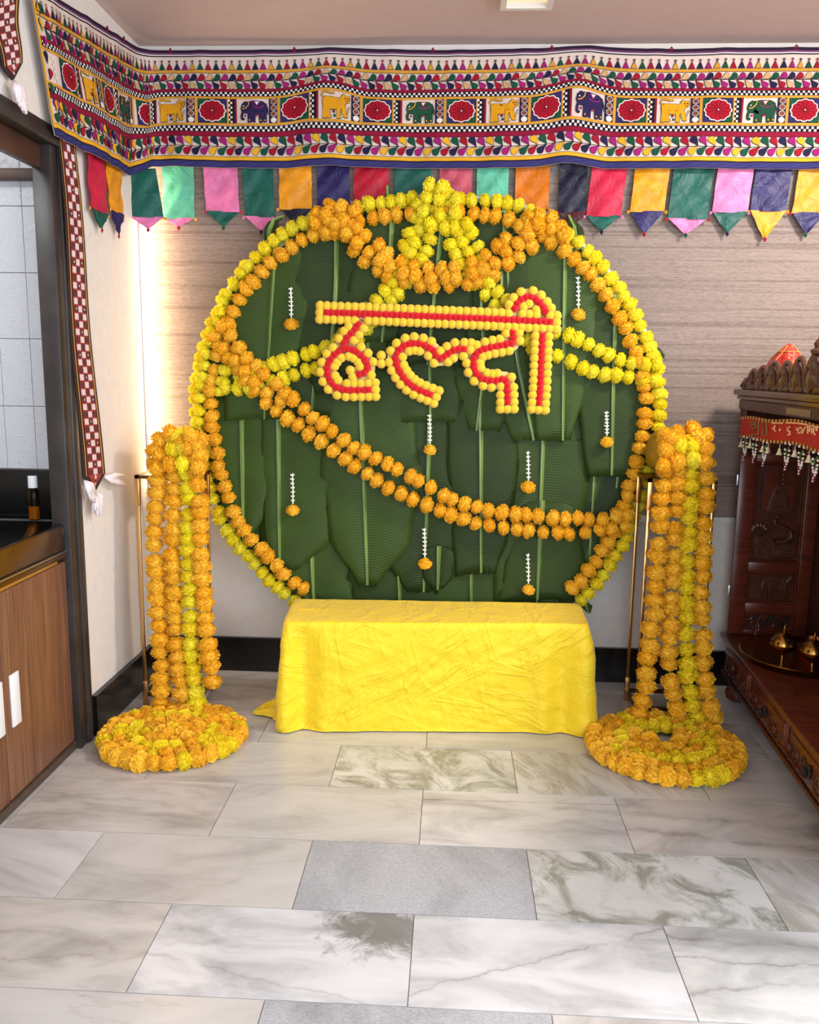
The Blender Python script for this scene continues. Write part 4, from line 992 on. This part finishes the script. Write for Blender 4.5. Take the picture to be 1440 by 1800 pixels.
for (ax, ay), (bx2, by2), (tx, ty), hh in (((484, 1234), (508, 1270), (443, 1257), .034), ((496, 1258), (545, 1284), (490, 1283), .026), ((1018, 1268), (1034, 1240), (1044, 1266), .03), ((1000, 1280), (1024, 1268), (1032, 1280), .02)):
    A_, B_, T_ = UZ(ax, ay, 0), UZ(bx2, by2, 0), UZ(tx, ty, 0)
    def flap(u, v, up=0):
        p = A_.lerp(B_, u).lerp(T_, v*.97); return V((p.x, p.y, .004+up+hh*(1-v*.75)*abs(math.sin(u*6.5+v*1.8))**1.5*(1 if u < .97 else .2)+.004*cn(u*5, v*5, 3)))
    m.grid(flap, 24, 16)
co = m.build('bench_cloth', 'yellow_satin', origin=(bc.x, bc.y, 0), angle=0); tag(co, 'bright yellow creased cloth draped over the low bench to the floor', 'tablecloth')
co.modifiers.new('subdivision', 'SUBSURF').levels = 1; co.modifiers['subdivision'].render_levels = 1

# ------------------------------------------------------------------ gold stands, pots, strands and floor coils
def stand(label, x0, x1, y0, y1, H):
    org = V(((x0+x1)/2, (y0+y1)/2, 0)); t = thing('plinth_stand', label, 'stand', org, 'gold wire stands')
    for x_, y_ in ((x0, y0), (x1, y0), (x0, y1), (x1, y1)):
        m = MB(); m.box((x_-.006, y_-.006, .0), (x_+.006, y_+.006, H-.012), bev=.0015).box((x_-.0095, y_-.0095, 0), (x_+.0095, y_+.0095, .10), bev=.002).box((x_-.0095, y_-.0095, H-.12), (x_+.0095, y_+.0095, H-.012), bev=.002)
        m.build('leg', 'gold_metal', t, origin=org)
    for z in (.045, H-.006):
        m = MB()
        for a, b_ in (((x0, y0), (x1, y0)), ((x0, y1), (x1, y1)), ((x0, y0), (x0, y1)), ((x1, y0), (x1, y1))):
            m.box((min(a[0], b_[0])-.008, min(a[1], b_[1])-.008, z-.007), (max(a[0], b_[0])+.008, max(a[1], b_[1])+.008, z+.006))
        m.build('frame', 'dark_brass', t, origin=org, smooth=False)
    MB().box((x0-.004, y0-.004, H-.0035), (x1+.004, y1+.004, H-.001)).build('top_plate', 'dark_brass', t, origin=org, smooth=False)
HL, HR = .93, .952
stand('slim gold wire stand left of the bench, carrying the spilling pot', -1.205, -.985, 3.165, 3.34, HL)
stand('slim gold wire stand right of the bench, near the carved shrine', .748, .985, 3.187, 3.375, HR)
def pot(label, c, R_, ax):
    M_ = V(ax).normalized().to_track_quat('Z', 'Y').to_matrix(); t = thing('matka_pot', label, 'pot', c, 'spilling pots')
    pr = [(.001, -.88)]+[(math.sin(a), -.92*math.cos(a)) for a in [PI*k/14 for k in range(2, 11)]]+[(.62, .80), (.56, .90), (.66, 1.02), (.70, 1.05), (.66, 1.06), (.52, .9), (.5, .7), (.0, .4)]
    MB().lathe([(r*R_, z*R_) for r, z in pr], (0, 0, 0), 28, mat=M_).build('body', 'pot_gold', t)
    MB().lathe([(.60*R_, .93*R_), (.70*R_, 1.01*R_), (.735*R_, 1.05*R_), (.70*R_, 1.085*R_), (.6*R_, 1.07*R_)], (0, 0, 0), 28, mat=M_).build('rim', 'pot_gold', t)
    return t
pot('olive gold pot tipped over on the left stand, spilling garlands', V((-1.035, 3.26, HL+.094)), .092, (-.25, -1, -.05))
pot('olive gold pot tipped over on the right stand, spilling garlands', V((.838, 3.285, HR+.096)), .094, (.25, -1, -.05))
def fall(pts, ytop, ybot, zs=None):
    """strand hanging in front of a stand: photograph positions, the depth running from ytop to ybot"""
    n = len(pts)-1; return catmull([UY(x, y, lerp(ytop, ybot, smooth((k-1)/max(1, n-1)))) for k, (x, y) in enumerate(pts)], 10)
G1 = 'strands from the left pot'; G2 = 'strands from the right pot'
LS = [('outermost orange marigold strand of the left stand, nearest the wall', [(300, 762), (280, 772), (274, 800), (276, 840), (275, 880), (272, 960), (278, 1040), (281, 1120), (284, 1180), (284, 1235)], 'orange'),
      ('second orange marigold strand from the wall on the left stand', [(318, 775), (304, 790), (306, 830), (307, 880), (304, 960), (306, 1040), (308, 1120), (316, 1180), (322, 1240)], 'orange'),
      ('yellow marigold strand in the middle of the left stand', [(310, 770), (322, 785), (328, 830), (332, 880), (332, 960), (334, 1040), (334, 1120), (338, 1180), (345, 1235)], 'ly'),
      ('orange marigold strand on the left stand nearest the bench', [(335, 768), (345, 782), (340, 810), (344, 850), (350, 900), (352, 970), (358, 1050), (362, 1120), (370, 1165), (374, 1198)], 'orange')]
for lab, pts, c_ in LS:
    col = c_ if c_ != 'ly' else (lambda s: 'yellow' if rnd.random() < .6 else 'lime')
    garland('marigold_strand', lab, 'garland', G1, [(fall(pts, 3.15, 3.075), col)], .040, .0505, jit=.3)
RS = [('outermost orange marigold strand of the right stand, nearest the bench', [(1180, 775), (1172, 800), (1168, 840), (1164, 880), (1158, 960), (1152, 1040), (1150, 1080), (1143, 1130), (1138, 1190), (1130, 1235), (1126, 1255)], 'orange'),
      ('orange marigold strand just left of the yellow one on the right stand', [(1200, 775), (1194, 800), (1193, 840), (1190, 890), (1186, 970), (1183, 1050), (1178, 1120), (1176, 1180), (1188, 1230), (1196, 1265)], 'orange'),
      ('lime yellow marigold strand among the orange ones of the right stand', [(1214, 778), (1216, 805), (1213, 850), (1212, 900), (1208, 980), (1206, 1060), (1208, 1140), (1210, 1190), (1216, 1235), (1224, 1262)], 'lime'),
      ('orange marigold strand of the right stand nearest the carved shrine', [(1225, 770), (1240, 790), (1240, 840), (1238, 900), (1236, 980), (1233, 1060), (1237, 1140), (1238, 1190), (1244, 1230), (1255, 1262)], 'orange')]
for lab, pts, c_ in RS: garland('marigold_strand', lab, 'garland', G2, [(fall(pts, 3.17, 3.085), c_)], .040, .054, jit=.3)
garland('marigold_strand', 'short orange and yellow marigold bunch heaped on the mouth of the left pot', 'garland', G1, [(fall([(290, 775), (310, 768), (330, 766), (350, 775)], 3.20, 3.20), 'orange'), (fall([(285, 800), (312, 790), (335, 790), (352, 800)], 3.14, 3.14), lambda s: 'lime' if .3 < s < .6 else 'orange'), (fall([(278, 825), (310, 815), (350, 822)], 3.125, 3.125), lambda s: 'yellow' if .4 < s < .7 else 'orange')], .039, .05)
garland('marigold_strand', 'short orange and yellow marigold bunch heaped on the mouth of the right pot', 'garland', G2, [(fall([(1170, 772), (1195, 762), (1225, 758), (1240, 770)], 3.22, 3.22), 'orange'), (fall([(1168, 792), (1205, 782), (1240, 790)], 3.16, 3.16), lambda s: 'yellow' if .3 < s < .75 else 'orange'), (fall([(1165, 820), (1205, 808), (1238, 812)], 3.14, 3.14), lambda s: 'yellow' if .4 < s < .7 else 'orange')], .039, .05)
def coil(label, c, rx, ry, rings, group):
    org = V((c[0], c[1], 0)); t = thing('marigold_coil', label, 'garland', org, group)
    for f, z, col, skip in rings:
        n = max(5, int(2*PI*f*(rx+ry)/2/.047)); ph = rnd.uniform(0, 6)
        for k in range(n):
            a = ph+2*PI*k/n
            if skip and skip[0] < (a % (2*PI)) < skip[1]: continue
            p = org+V((rx*f*math.cos(a), ry*f*math.sin(a), z)); tg = V((-rx*math.sin(a), ry*math.cos(a), .25))
            cc = col if rnd.random() < .86 else ('lime' if col == 'orange' else 'orange')
            put_flower(t, org, p, tg, .036, cc, jit=.5); NFL[0] += 1
coil('round mat of coiled orange marigolds on the floor under the left stand', (-.985, 2.84), .25, .245, [(.94, .028, 'orange', None), (.76, .032, 'orange', None), (.57, .034, 'lime', None), (.38, .034, 'orange', None), (.19, .034, 'orange', None), (.02, .034, 'orange', None)], 'floor coils')
coil('coiled ring of orange and lime marigolds on the floor under the right stand', (.785, 2.885), .265, .265, [(.94, .028, 'orange', None), (.76, .032, 'orange', None), (.58, .034, 'lime', None), (.42, .034, 'orange', (1.2, 2.4)), (.2, .034, 'orange', (.6, 2.8))], 'floor coils')
# ------------------------------------------------------------------ carved wooden shrine on the right
E1 = V((-.0704, -.9975, 0)).normalized(); E2 = V((.9975, -.0704, 0)).normalized(); MO = V((1.144, 3.48, 0)); MR = math.atan2(E1.y, E1.x)
def UL(px, py, b=0.0):      # shrine coordinates (along, depth, height) of a point on its front plane
    p = U(px, py, MO+E2*b, E2)-MO; return V((p.dot(E1), p.dot(E2), p.z))
def LW(x, y, z=0): return MO+E1*x+E2*y+V((0, 0, z))
sh = thing('carved_shrine', 'carved dark wooden home shrine on a low base with drawers at the right', 'shrine', MO, None, MR)
def sp(n, mb, m='mandir_wood', p=None, **k): return mb.build(n, m, p or sh, origin=(0, 0, 0), **k)
sp('top_slab', MB().box((0, 0, .255), (1.52, .78, .275), bev=.005).box((.012, .010, .243), (1.51, .77, .2545), bev=.003), 'mandir_red')
bs = sp('base', MB().box((.02, .026, .10), (1.5, .76, .2425)).box((.01, .012, .10), (1.505, .03, .118), bev=.004), 'mandir_wood')
for x_, y_ in ((.06, .07), (1.19, .065), (.06, .7), (1.44, .7)):
    sp('foot', MB().lathe([(0, 0), (.026, 0), (.042, .012), (.046, .034), (.036, .058), (.026, .072), (.04, .088), (.042, .10), (0, .10)], (x_, y_, 0), 16), 'mandir_red')
def spiral(c, r0, r1, turns, d, n=26, ph=0, sx=1):
    return [(c[0]+sx*lerp(r0, r1, k/n)*math.cos(ph+2*PI*turns*k/n), d, c[1]+lerp(r0, r1, k/n)*math.sin(ph+2*PI*turns*k/n)) for k in range(n+1)]
for k, (x0, x1, kx) in enumerate(((.05, .41, None), (.435, .855, .642), (.885, 1.30, 1.091), (1.32, 1.49, None))):
    m = MB().box((x0, .0165, .124), (x1, .03, .238), bev=.004).box((x0+.012, .012, .134), (x1-.012, .02, .228), bev=.003)
    o = sp('drawer' if kx else 'carved_front', m, 'mandir_red')
    cm = MB(); xc = kx or (x0+x1)/2
    for sg in (-1, 1):
        for q, (dx, r0) in enumerate(((.06, .032), (.125, .026), (.175, .018))):
            if abs(dx)+r0 > (x1-x0)/2-.01: continue
            cm.tube(spiral((xc+sg*dx, .181), .004, r0, 1.6, .0105, ph=q+1, sx=sg), .0035, 5)
            cm.tube([(xc+sg*(dx-.03), .0105, .150), (xc+sg*dx, .009, .142), (xc+sg*(dx+.032), .0105, .152)], [.002, .005, .002], 5)
    cm.build('relief_carving', 'mandir_wood', o, origin=(0, 0, 0), angle=60)['kind'] = 'stuff'
    if kx:
        kn = MB()
        for q in range(6): a = q*PI/3; kn.ball((kx+.014*math.cos(a), .006, .186+.014*math.sin(a)), .009, 0, 8, 5, (1, .7, 1))
        kn.lathe([(.006, 0), (.006, .012), (.013, .018), (.013, .024), (0, .028)], (kx, .012, .186), 12, mat=Matrix.Rotation(PI/2, 3, 'X'))
        kn.build('knob', 'interior_dark', o, origin=(0, 0, 0))
for x_ in (-.022, 1.40): sp('side_panel', MB().box((x_, .04, .275), (x_+.02, .70, 1.215)), 'mandir_wood', smooth=False)
sp('back_panel', MB().box((-.022, .70, .275), (1.42, .72, 1.215)), 'interior_dark', smooth=False)
br = MB(); br.tube([(.02, .03, 1.21), (.015, .03, 1.16), (.022, .035, 1.10), (.014, .045, 1.03), (.012, .05, .98)], [.022, .016, .013, .018, .012], 8); sp('bracket', br)
# open carved door leaf facing the room
dl = sp('door_leaf', MB().box((.001, .022, .276), (.030, .085, 1.03), bev=.003).box((.001, .285, .276), (.030, .335, 1.03), bev=.003).box((.002, .085, 1.0), (.029, .285, 1.03), bev=.002).box((.002, .085, .545), (.029, .285, .585), bev=.002).box((.002, .085, .372), (.029, .285, .412), bev=.002).box((.002, .085, .276), (.029, .285, .296), bev=.002), 'mandir_red')
fp = lambda y, z, d: (d, y, z)
sp('panel', MB().box((.004, .085, .585), (.012, .285, 1.0)), 'mandir_wood', dl, smooth=False); sp('panel', MB().box((.004, .085, .412), (.014, .285, .545)), 'mandir_wood', dl, smooth=False)
fr = MB()
for z0, z1 in ((.585, 1.0), (.412, .545), (.296, .372)):
    for a, b_ in (((.085, z0), (.285, z0)), ((.285, z0), (.285, z1)), ((.285, z1), (.085, z1)), ((.085, z1), (.085, z0))):
        for ins, rr in ((.004, .0038), (.013, .0025)):
            c0 = V((.185, (z0+z1)/2)); f = lambda p: V((.022 if ins < .01 else .016, p[0]+(ins if p[0] < c0.x else -ins), p[1]+(ins if p[1] < c0.y else -ins))); fr.tube([f(a), f(b_)], rr, 6)
sp('panel_moulding', fr, 'mandir_red', dl)
cv = MB()
arch = [(.135, .80), (.125, .84), (.130, .90), (.128, .95), (.15, .965), (.185, .985), (.222, .965), (.245, .95), (.243, .90), (.25, .84), (.238, .80)]
cv.prism(arch, fp, .011, .016, 0)
bell = [(.145, .795), (.155, .84), (.168, .885), (.185, .90), (.202, .885), (.215, .84), (.228, .795), (.185, .785)]
cv.prism(bell, fp, .014, .028, 1)
for k in range(4):
    a = [(.026, .185+.009*math.cos(t*PI/6), .915+.018*k+.011*math.sin(t*PI/6)) for t in range(13)]; cv.tube(a, .003, 5, 1)
for z_ in (.80, .82, .845): cv.tube([(.027, .185-(.9-z_)*.42, z_), (.031, .185, z_-.006), (.027, .185+(.9-z_)*.42, z_)], .0028, 5, 1)
cv.ball((.026, .185, .775), .009, 1)
swan = catmull([(.024, .175, .765), (.028, .178, .745), (.028, .205, .735), (.03, .235, .72), (.03, .240, .695), (.03, .215, .675), (.03, .18, .672)], 6)
cv.tube(swan, [lerp(.006, .012, k/(len(swan)-1)) for k in range(len(swan))], 8, 1)
cv.prism([(.10, .615), (.15, .60), (.17, .605), (.185, .66), (.165, .69), (.14, .70), (.115, .69), (.103, .65)], fp, .012, .030, 1)
cv.prism([(.185, .612), (.262, .612), (.268, .65), (.235, .668), (.19, .668)], fp, .012, .024, 1)
for k in range(5): cv.tube([(.026, .205+.012*k, .64), (.028, .245, .648+.006*k), (.024, .268, .664+.006*k)], [.004, .004, .002], 5, 1)
for k in range(6): a = PI*.15+k*PI*.15; cv.ball((.024, .12+.028*math.cos(a), .71+.028*math.sin(a)), .013, 1, 8, 5, (.5, 1, 1))
for q in range(4): cv.tube(spiral((.13, .645), .004, .022, 1.3, 0, 14, q)[0:0] or [(.031, .13+.02*math.cos(t*.5+q), .645+.02*math.sin(t*.5+q)) for t in range(5)], .003, 5, 1)
cv.build('peacock_carving', ['mandir_red', 'carving_wood'], dl, origin=(0, 0, 0), angle=45)
cw = MB()
cw.prism([(.155, .515), (.17, .525), (.23, .522), (.245, .51), (.243, .485), (.225, .475), (.175, .478), (.158, .495)], fp, .013, .023)
for y_ in (.163, .18, .222, .236): cw.tube([(.019, y_, .485), (.021, y_+.004, .455), (.019, y_, .430)], [.008, .005, .005], 6)
cw.tube([(.020, .245, .505), (.022, .258, .52), (.020, .262, .53)], [.008, .008, .004], 6); cw.tube([(.02, .156, .505), (.02, .148, .49), (.02, .15, .465)], .003, 5)
cw.prism([(.10, .43), (.14, .43), (.145, .47), (.135, .487), (.105, .487), (.097, .47)], fp, .013, .022)
cw.build('cow_carving', 'carving_wood', dl, origin=(0, 0, 0), angle=45)
lt_ = MB()
for k in range(6):
    c_ = (.105+.032*k, .334+.016*(-1)**k); lt_.tube([(.015, y_, z_) for (y_, _, z_) in spiral(c_, .003, .020, 1.4, 0, 18, k)], .0035, 5)
    lt_.tube([(.013, c_[0]-.02, .30), (.017, c_[0], c_[1]-.01), (.013, c_[0]+.02, .37)], .003, 5)
lt_.build('lattice', 'mandir_red', dl, origin=(0, 0, 0)); sp('lattice_backing', MB().box((.003, .085, .296), (.008, .285, .372)), 'interior_dark', dl, smooth=False)
hg = MB().box((.026, .012, .90), (.034, .022, .945), bev=.002).box((.026, .012, .44), (.034, .022, .485), bev=.002); sp('hinge', hg, 'steel', dl)
# canopy
cn_ = MB().box((-.03, -.012, 1.262), (1.45, .74, 1.285), bev=.005).box((-.018, 0, 1.245), (1.44, .735, 1.2615), bev=.005).box((-.006, .012, 1.205), (1.43, .73, 1.2445), bev=.003)
cp_ = sp('canopy', cn_, 'carving_wood')
fl_ = MB()
for k in range(96): x_ = .004+k*.0148; fl_.box((x_, .006, 1.208), (x_+.009, .0118, 1.241))
o = fl_.build('fluting', 'carving_wood', cp_, origin=(0, 0, 0), smooth=False); o['kind'] = 'stuff'
tp_ = UL(1403, 724, .004); MB().box((tp_.x-.12, .0035, tp_.z-.012), (tp_.x+.11, .0058, tp_.z+.010)).build('tape', 'tape_beige', cp_, origin=(0, 0, 0), smooth=False)
def crest(x_, w, h):
    m = MB(); z0 = 1.285; a = [(x_+w*.5*math.cos(t)*(1-.1*math.sin(t)), .022, z0+.01+h*.86*max(0, math.sin(t))**.8) for t in [PI*k/14 for k in range(15)]]
    m.tube(a, [lerp(.013, .009, math.sin(PI*k/14)) for k in range(15)], 8); m.tube([(p[0]*.74+x_*.26, .012, z0+(p[2]-z0)*.8) for p in a], .005, 6)
    m.ball((x_, .02, z0+h*.30), .30*w, 0, 10, 6, (.9, .5, 1.15*h/w)); m.box((x_-w*.42, .008, z0), (x_+w*.42, .034, z0+.02), bev=.004); m.ball((x_, .014, z0+h*.66), w*.13, 0, 8, 5, (1, .8, 1.5))
    for s_ in (-1, 1): m.tube([(x_+s_*w*.28, .014, z0+.02), (x_+s_*w*.36, .010, z0+h*.4), (x_+s_*w*.2, .012, z0+h*.7)], [.006, .009, .004], 6)
    sp('crest_carving', m, 'carving_wood')
for x_, w, h in ((.035, .07, .035), (.125, .11, .075), (.245, .13, .088), (.385, .15, .104), (.525, .13, .104), (.655, .13, .118), (.81, .17, .135), (.975, .15, .112), (1.12, .14, .10), (1.25, .12, .085), (1.36, .1, .06)): crest(x_, w, h)
sp('finial', MB().lathe([(.02, 0), (.024, .012), (.012, .02), (.016, .032), (.006, .046), (0, .056)], (.81, .022, 1.405), 12), 'carving_wood')

# red beaded toran under the canopy
to = LW(.15, -.02, 1.10); tr = thing('shrine_toran', 'small red toran with gold lettering, bells and beads across the shrine canopy', 'toran', to, None, MR)
TB = V((.15, -.02, 1.10))
def T(u, w, d=0):    # u along (0 at the far end), w 0 bottom .. 1 top
    x_ = .15+u*1.15; return V((x_, -.020-.004*math.sin(u*9)-d, 1.103+.074*w+.022*math.sin(min(1, u*1.4)*PI*.5)+.004*math.sin(u*14)))-TB
m = MB(); m.grid(lambda a, b_: T(a, b_), 50, 3); m.grid(lambda a, b_: T(a, b_, -.002), 50, 3); m.build('cloth', 'toran_red', tr, origin=(0, 0, 0), angle=0)
m = MB()
for k in range(64):
    for w0, w1 in ((-.02, .12), (.9, 1.06)):
        u0 = k/64; m.add([T(u0, w0, .0014), T(u0+.0156, w0, .0014), T(u0+.0156, w1, .0014), T(u0, w1, .0014)], [(0, 1, 2, 3)], k % 2)
o = m.build('border', ['toran_gold', 'toran_dark'], tr, origin=(0, 0, 0), smooth=False); o['kind'] = 'stuff'
def TP(px, py): p = UL(px, py, -.026); return V((p.x, -.0275-.004*math.sin((p.x-.15)/1.15*9), p.z))-TB
m = MB(); Z = lambda x, y: (1260+x/8, 580+y/8)     # reading positions on the enlarged photograph
for st_ in ([(780, 1310), (915, 1312)], [(820, 1340), (815, 1375), (800, 1395), (825, 1420)], [(790, 1380), (812, 1390)], [(885, 1385), (880, 1420)], [(965, 1305), (1120, 1312), (1265, 1330)], [(1015, 1365), (985, 1380), (990, 1420), (1020, 1425), (1018, 1470), (990, 1478)],
            [(1120, 1375), (1115, 1400), (1140, 1420), (1150, 1380), (1185, 1370), (1200, 1410), (1175, 1445), (1140, 1445)], [(1245, 1360), (1205, 1450)], [(1285, 1340), (1285, 1460)], [(1285, 1345), (1320, 1370), (1310, 1430)], [(1325, 1345), (1440, 1370)], [(1385, 1380), (1375, 1430), (1395, 1470)], [(1350, 1380), (1350, 1460)], [(1405, 1375), (1425, 1390), (1420, 1420)]):
    m.tube([TP(*Z(*p)) for p in st_], .0028, 5)
m.build('lettering', 'lettering_gold', tr, origin=(0, 0, 0))
m = MB()
for st_ in ([(500, 1300), (570, 1300), (565, 1370), (540, 1400), (510, 1370), (500, 1300)], [(515, 1330), (560, 1330)], [(680, 1270), (650, 1330), (670, 1380), (655, 1450), (680, 1480)], [(610, 1290), (600, 1470), (505, 1470)], [(710, 1270), (715, 1480)]): m.tube([TP(*Z(*p)) for p in st_], .0032, 5)
m.build('motif', 'toran_olive', tr, origin=(0, 0, 0))
for u in (.03, .145, .28, .33, .43, .56, .68, .80, .92):
    p = T(u, -.05); m = MB(); m.tube([p, p+V((0, 0, -.014))], .0015, 5); m.lathe([(.001, -.012), (.004, -.014), (.006, -.024), (.011, -.034), (.010, -.035), (0, -.03)], p, 10); m.build('bell', 'bell_cream', tr, origin=(0, 0, 0))
for u in (.09, .205, .305, .50, .62, .74, .86):
    m = MB(); w_ = .036
    for q in range(13):
        a = PI*q/12; p = T(u, -.02)+V((w_*.62*math.cos(a), -.002, -.058*math.sin(a)**.8)); m.ball(p, .0042, 0, 6, 4)
    for q in range(10): p = T(u, -.02)+V((.018*math.cos(q*2.4)*(1-q/12), -.003, -.055-.003*q)); m.ball(p, .0036, 1 if q % 3 else 0, 6, 4)
    for q in range(5): p = T(u+.05, -.05)+V((.010*math.sin(q*3), -.002, -.008*q)); m.ball(p, .0034, 1, 6, 4)
    for q in range(5): p = T(u, -.02)+V((.012*math.cos(q*1.3), -.001, -.012-.006*q)); m.ball(p, .0036, 2, 6, 4)
    o = m.build('bead_loop', ['bead_white', 'bead_red', 'green_stem'], tr, origin=(0, 0, 0)); o['kind'] = 'stuff'

# brass plate, lamps and bowl on the base, wrapped pots on the canopy
pc = V((1.335, 3.135, .276)); tl = thing('brass_plate', 'wide brass plate with upturned rim on the shrine base, holding the lamps', 'plate', pc)
MB().lathe([(0, .002), (.17, .002), (.19, .006), (.203, .022), (.212, .026), (.214, .023), (.206, .018), (.196, 0), (0, 0)], n=48).build('dish', 'dark_brass', tl)
MB().lathe([(.207, .0265), (.213, .029), (.217, .026), (.213, .022)], n=48).build('rim', 'brass', tl)
def lamp(label, x_, y_, sc):
    z_ = .2785; t = thing('brass_lamp', label, 'oil lamp', (x_, y_, z_), 'domed brass lamps')
    f = lambda P: [(r*sc, z*sc) for r, z in P]
    MB().lathe(f([(0, 0), (.034, 0), (.036, .004), (.022, .010), (.010, .016), (.0055, .026), (.007, .034), (.005, .042), (.010, .050), (0, .05)]), n=20).build('stem', 'brass', t)
    MB().lathe(f([(0, .048), (.016, .052), (.036, .064), (.050, .080), (.054, .088), (.049, .090), (0, .086)]), n=24).build('bowl', 'brass', t)
    d = MB().lathe(f([(.050, .089), (.049, .098), (.042, .112), (.030, .124), (.016, .133), (.007, .138), (0, .139)]), n=24).build('dome', 'brass', t)
    h = MB()
    for k in range(8):
        a = 2*PI*k/8
        for r, z, s_ in ((.0485, .101, .007), (.0385, .117, .005)):
            n = V((math.cos(a), math.sin(a), .5)).normalized(); tt = V((-math.sin(a), math.cos(a), 0)); b_ = n.cross(tt); p = V((r*math.cos(a), r*math.sin(a), z))*sc+n*.0012
            h.add([p+tt*s_*sc, p+b_*s_*sc, p-tt*s_*sc, p-b_*s_*sc], [(0, 1, 2, 3)])
    h.build('piercing', 'interior_dark', d, origin=(0, 0, 0), smooth=False)
    MB().lathe(f([(.005, .137), (.008, .142), (.004, .147), (.0055, .152), (.0025, .16), (0, .168)]), n=12).build('finial', 'brass', t)
lamp('pierced brass dome lamp on the plate, the farther one by the carved door', 1.242, 3.065, .93)
lamp('pierced brass dome lamp on the plate, the nearer one at the frame edge', 1.318, 2.985, .93)
cb = thing('copper_bowl', 'dull copper bowl behind the brass lamps on the shrine plate', 'bowl', (1.40, 3.20, .2785))
MB().lathe([(0, 0), (.03, 0), (.052, .02), (.062, .05), (.066, .056), (.062, .057), (.05, .024), (.028, .006), (0, .005)], n=28).build('body', 'copper', cb)
ih = UZ(1333, 1112, .276); tag(MB().tube([(0, 0, 0), (.002, 0, .03), (.006, 0, .058), (.012, 0, .064), (.014, 0, .054), (.011, 0, .03)], .0018, 6).build('incense_pin', 'steel', origin=None), 'thin bright metal pin standing at the foot of the carved door', 'pin').location = (1.26, 3.40, .2755)
def wrapped(label, x_, y_, R_, H, seed):
    t = thing('wrapped_pot', label, 'pot', (x_, y_, 1.2855), 'red wrapped pots on the shrine')
    def f(u, v):
        a = 2*PI*u; pr = [(.55, 0), (.9, .12), (1.0, .34), (.93, .52), (.68, .70), (.40, .84), (.16, .95), (.02, 1)]
        k = v*(len(pr)-1); i = min(int(k), len(pr)-2); r, z = lerp(pr[i][0], pr[i+1][0], k-i), lerp(pr[i][1], pr[i+1][1], k-i)
        r *= 1+.07*math.sin(a*7+seed+v*3)*(.3+v)+.05*math.sin(a*3+seed); return V((r*R_*math.cos(a), r*R_*math.sin(a), z*H))
    m = MB().grid(f, 56, 14); m.build('wrap', 'red_wrap', t, angle=0)
    m = MB()
    for z_ in (.42, .68): m.tube([f(k/40, z_)*1.015 for k in range(41)], .0016, 5)
    for a in (0, .17, .33, .5, .67, .83): m.tube([f(a+.02*k, .15+.1*k)*1.015 for k in range(8)], .0014, 5)
    m.build('thread', 'toran_gold', t)
wrapped('round pot wrapped in shiny red cloth on the shrine top, peak uppermost', 1.255, 3.29, .076, .175, 1)
wrapped('second red wrapped pot on the shrine top, cut by the frame edge', 1.40, 3.17, .07, .14, 4)
sb = thing('striped_pouch', 'small black pouch with white stripes between the red wrapped pots', 'pouch', (1.318, 3.17, 1.2855))
MB().prism([(-.022, 0), (.022, 0), (.024, .06), (.012, .105), (-.008, .112), (-.02, .07)], lambda x, y, d: (x, d, y), -.015, .015).build('body', 'interior_dark', sb)
m = MB()
for k in range(5): m.tube([(-.01+.004*k, -.017, .098-.018*k), (.008, -.018, .090-.018*k), (.024, -.016, .098-.018*k)], .003, 5)
m.build('stripes', 'bead_white', sb)
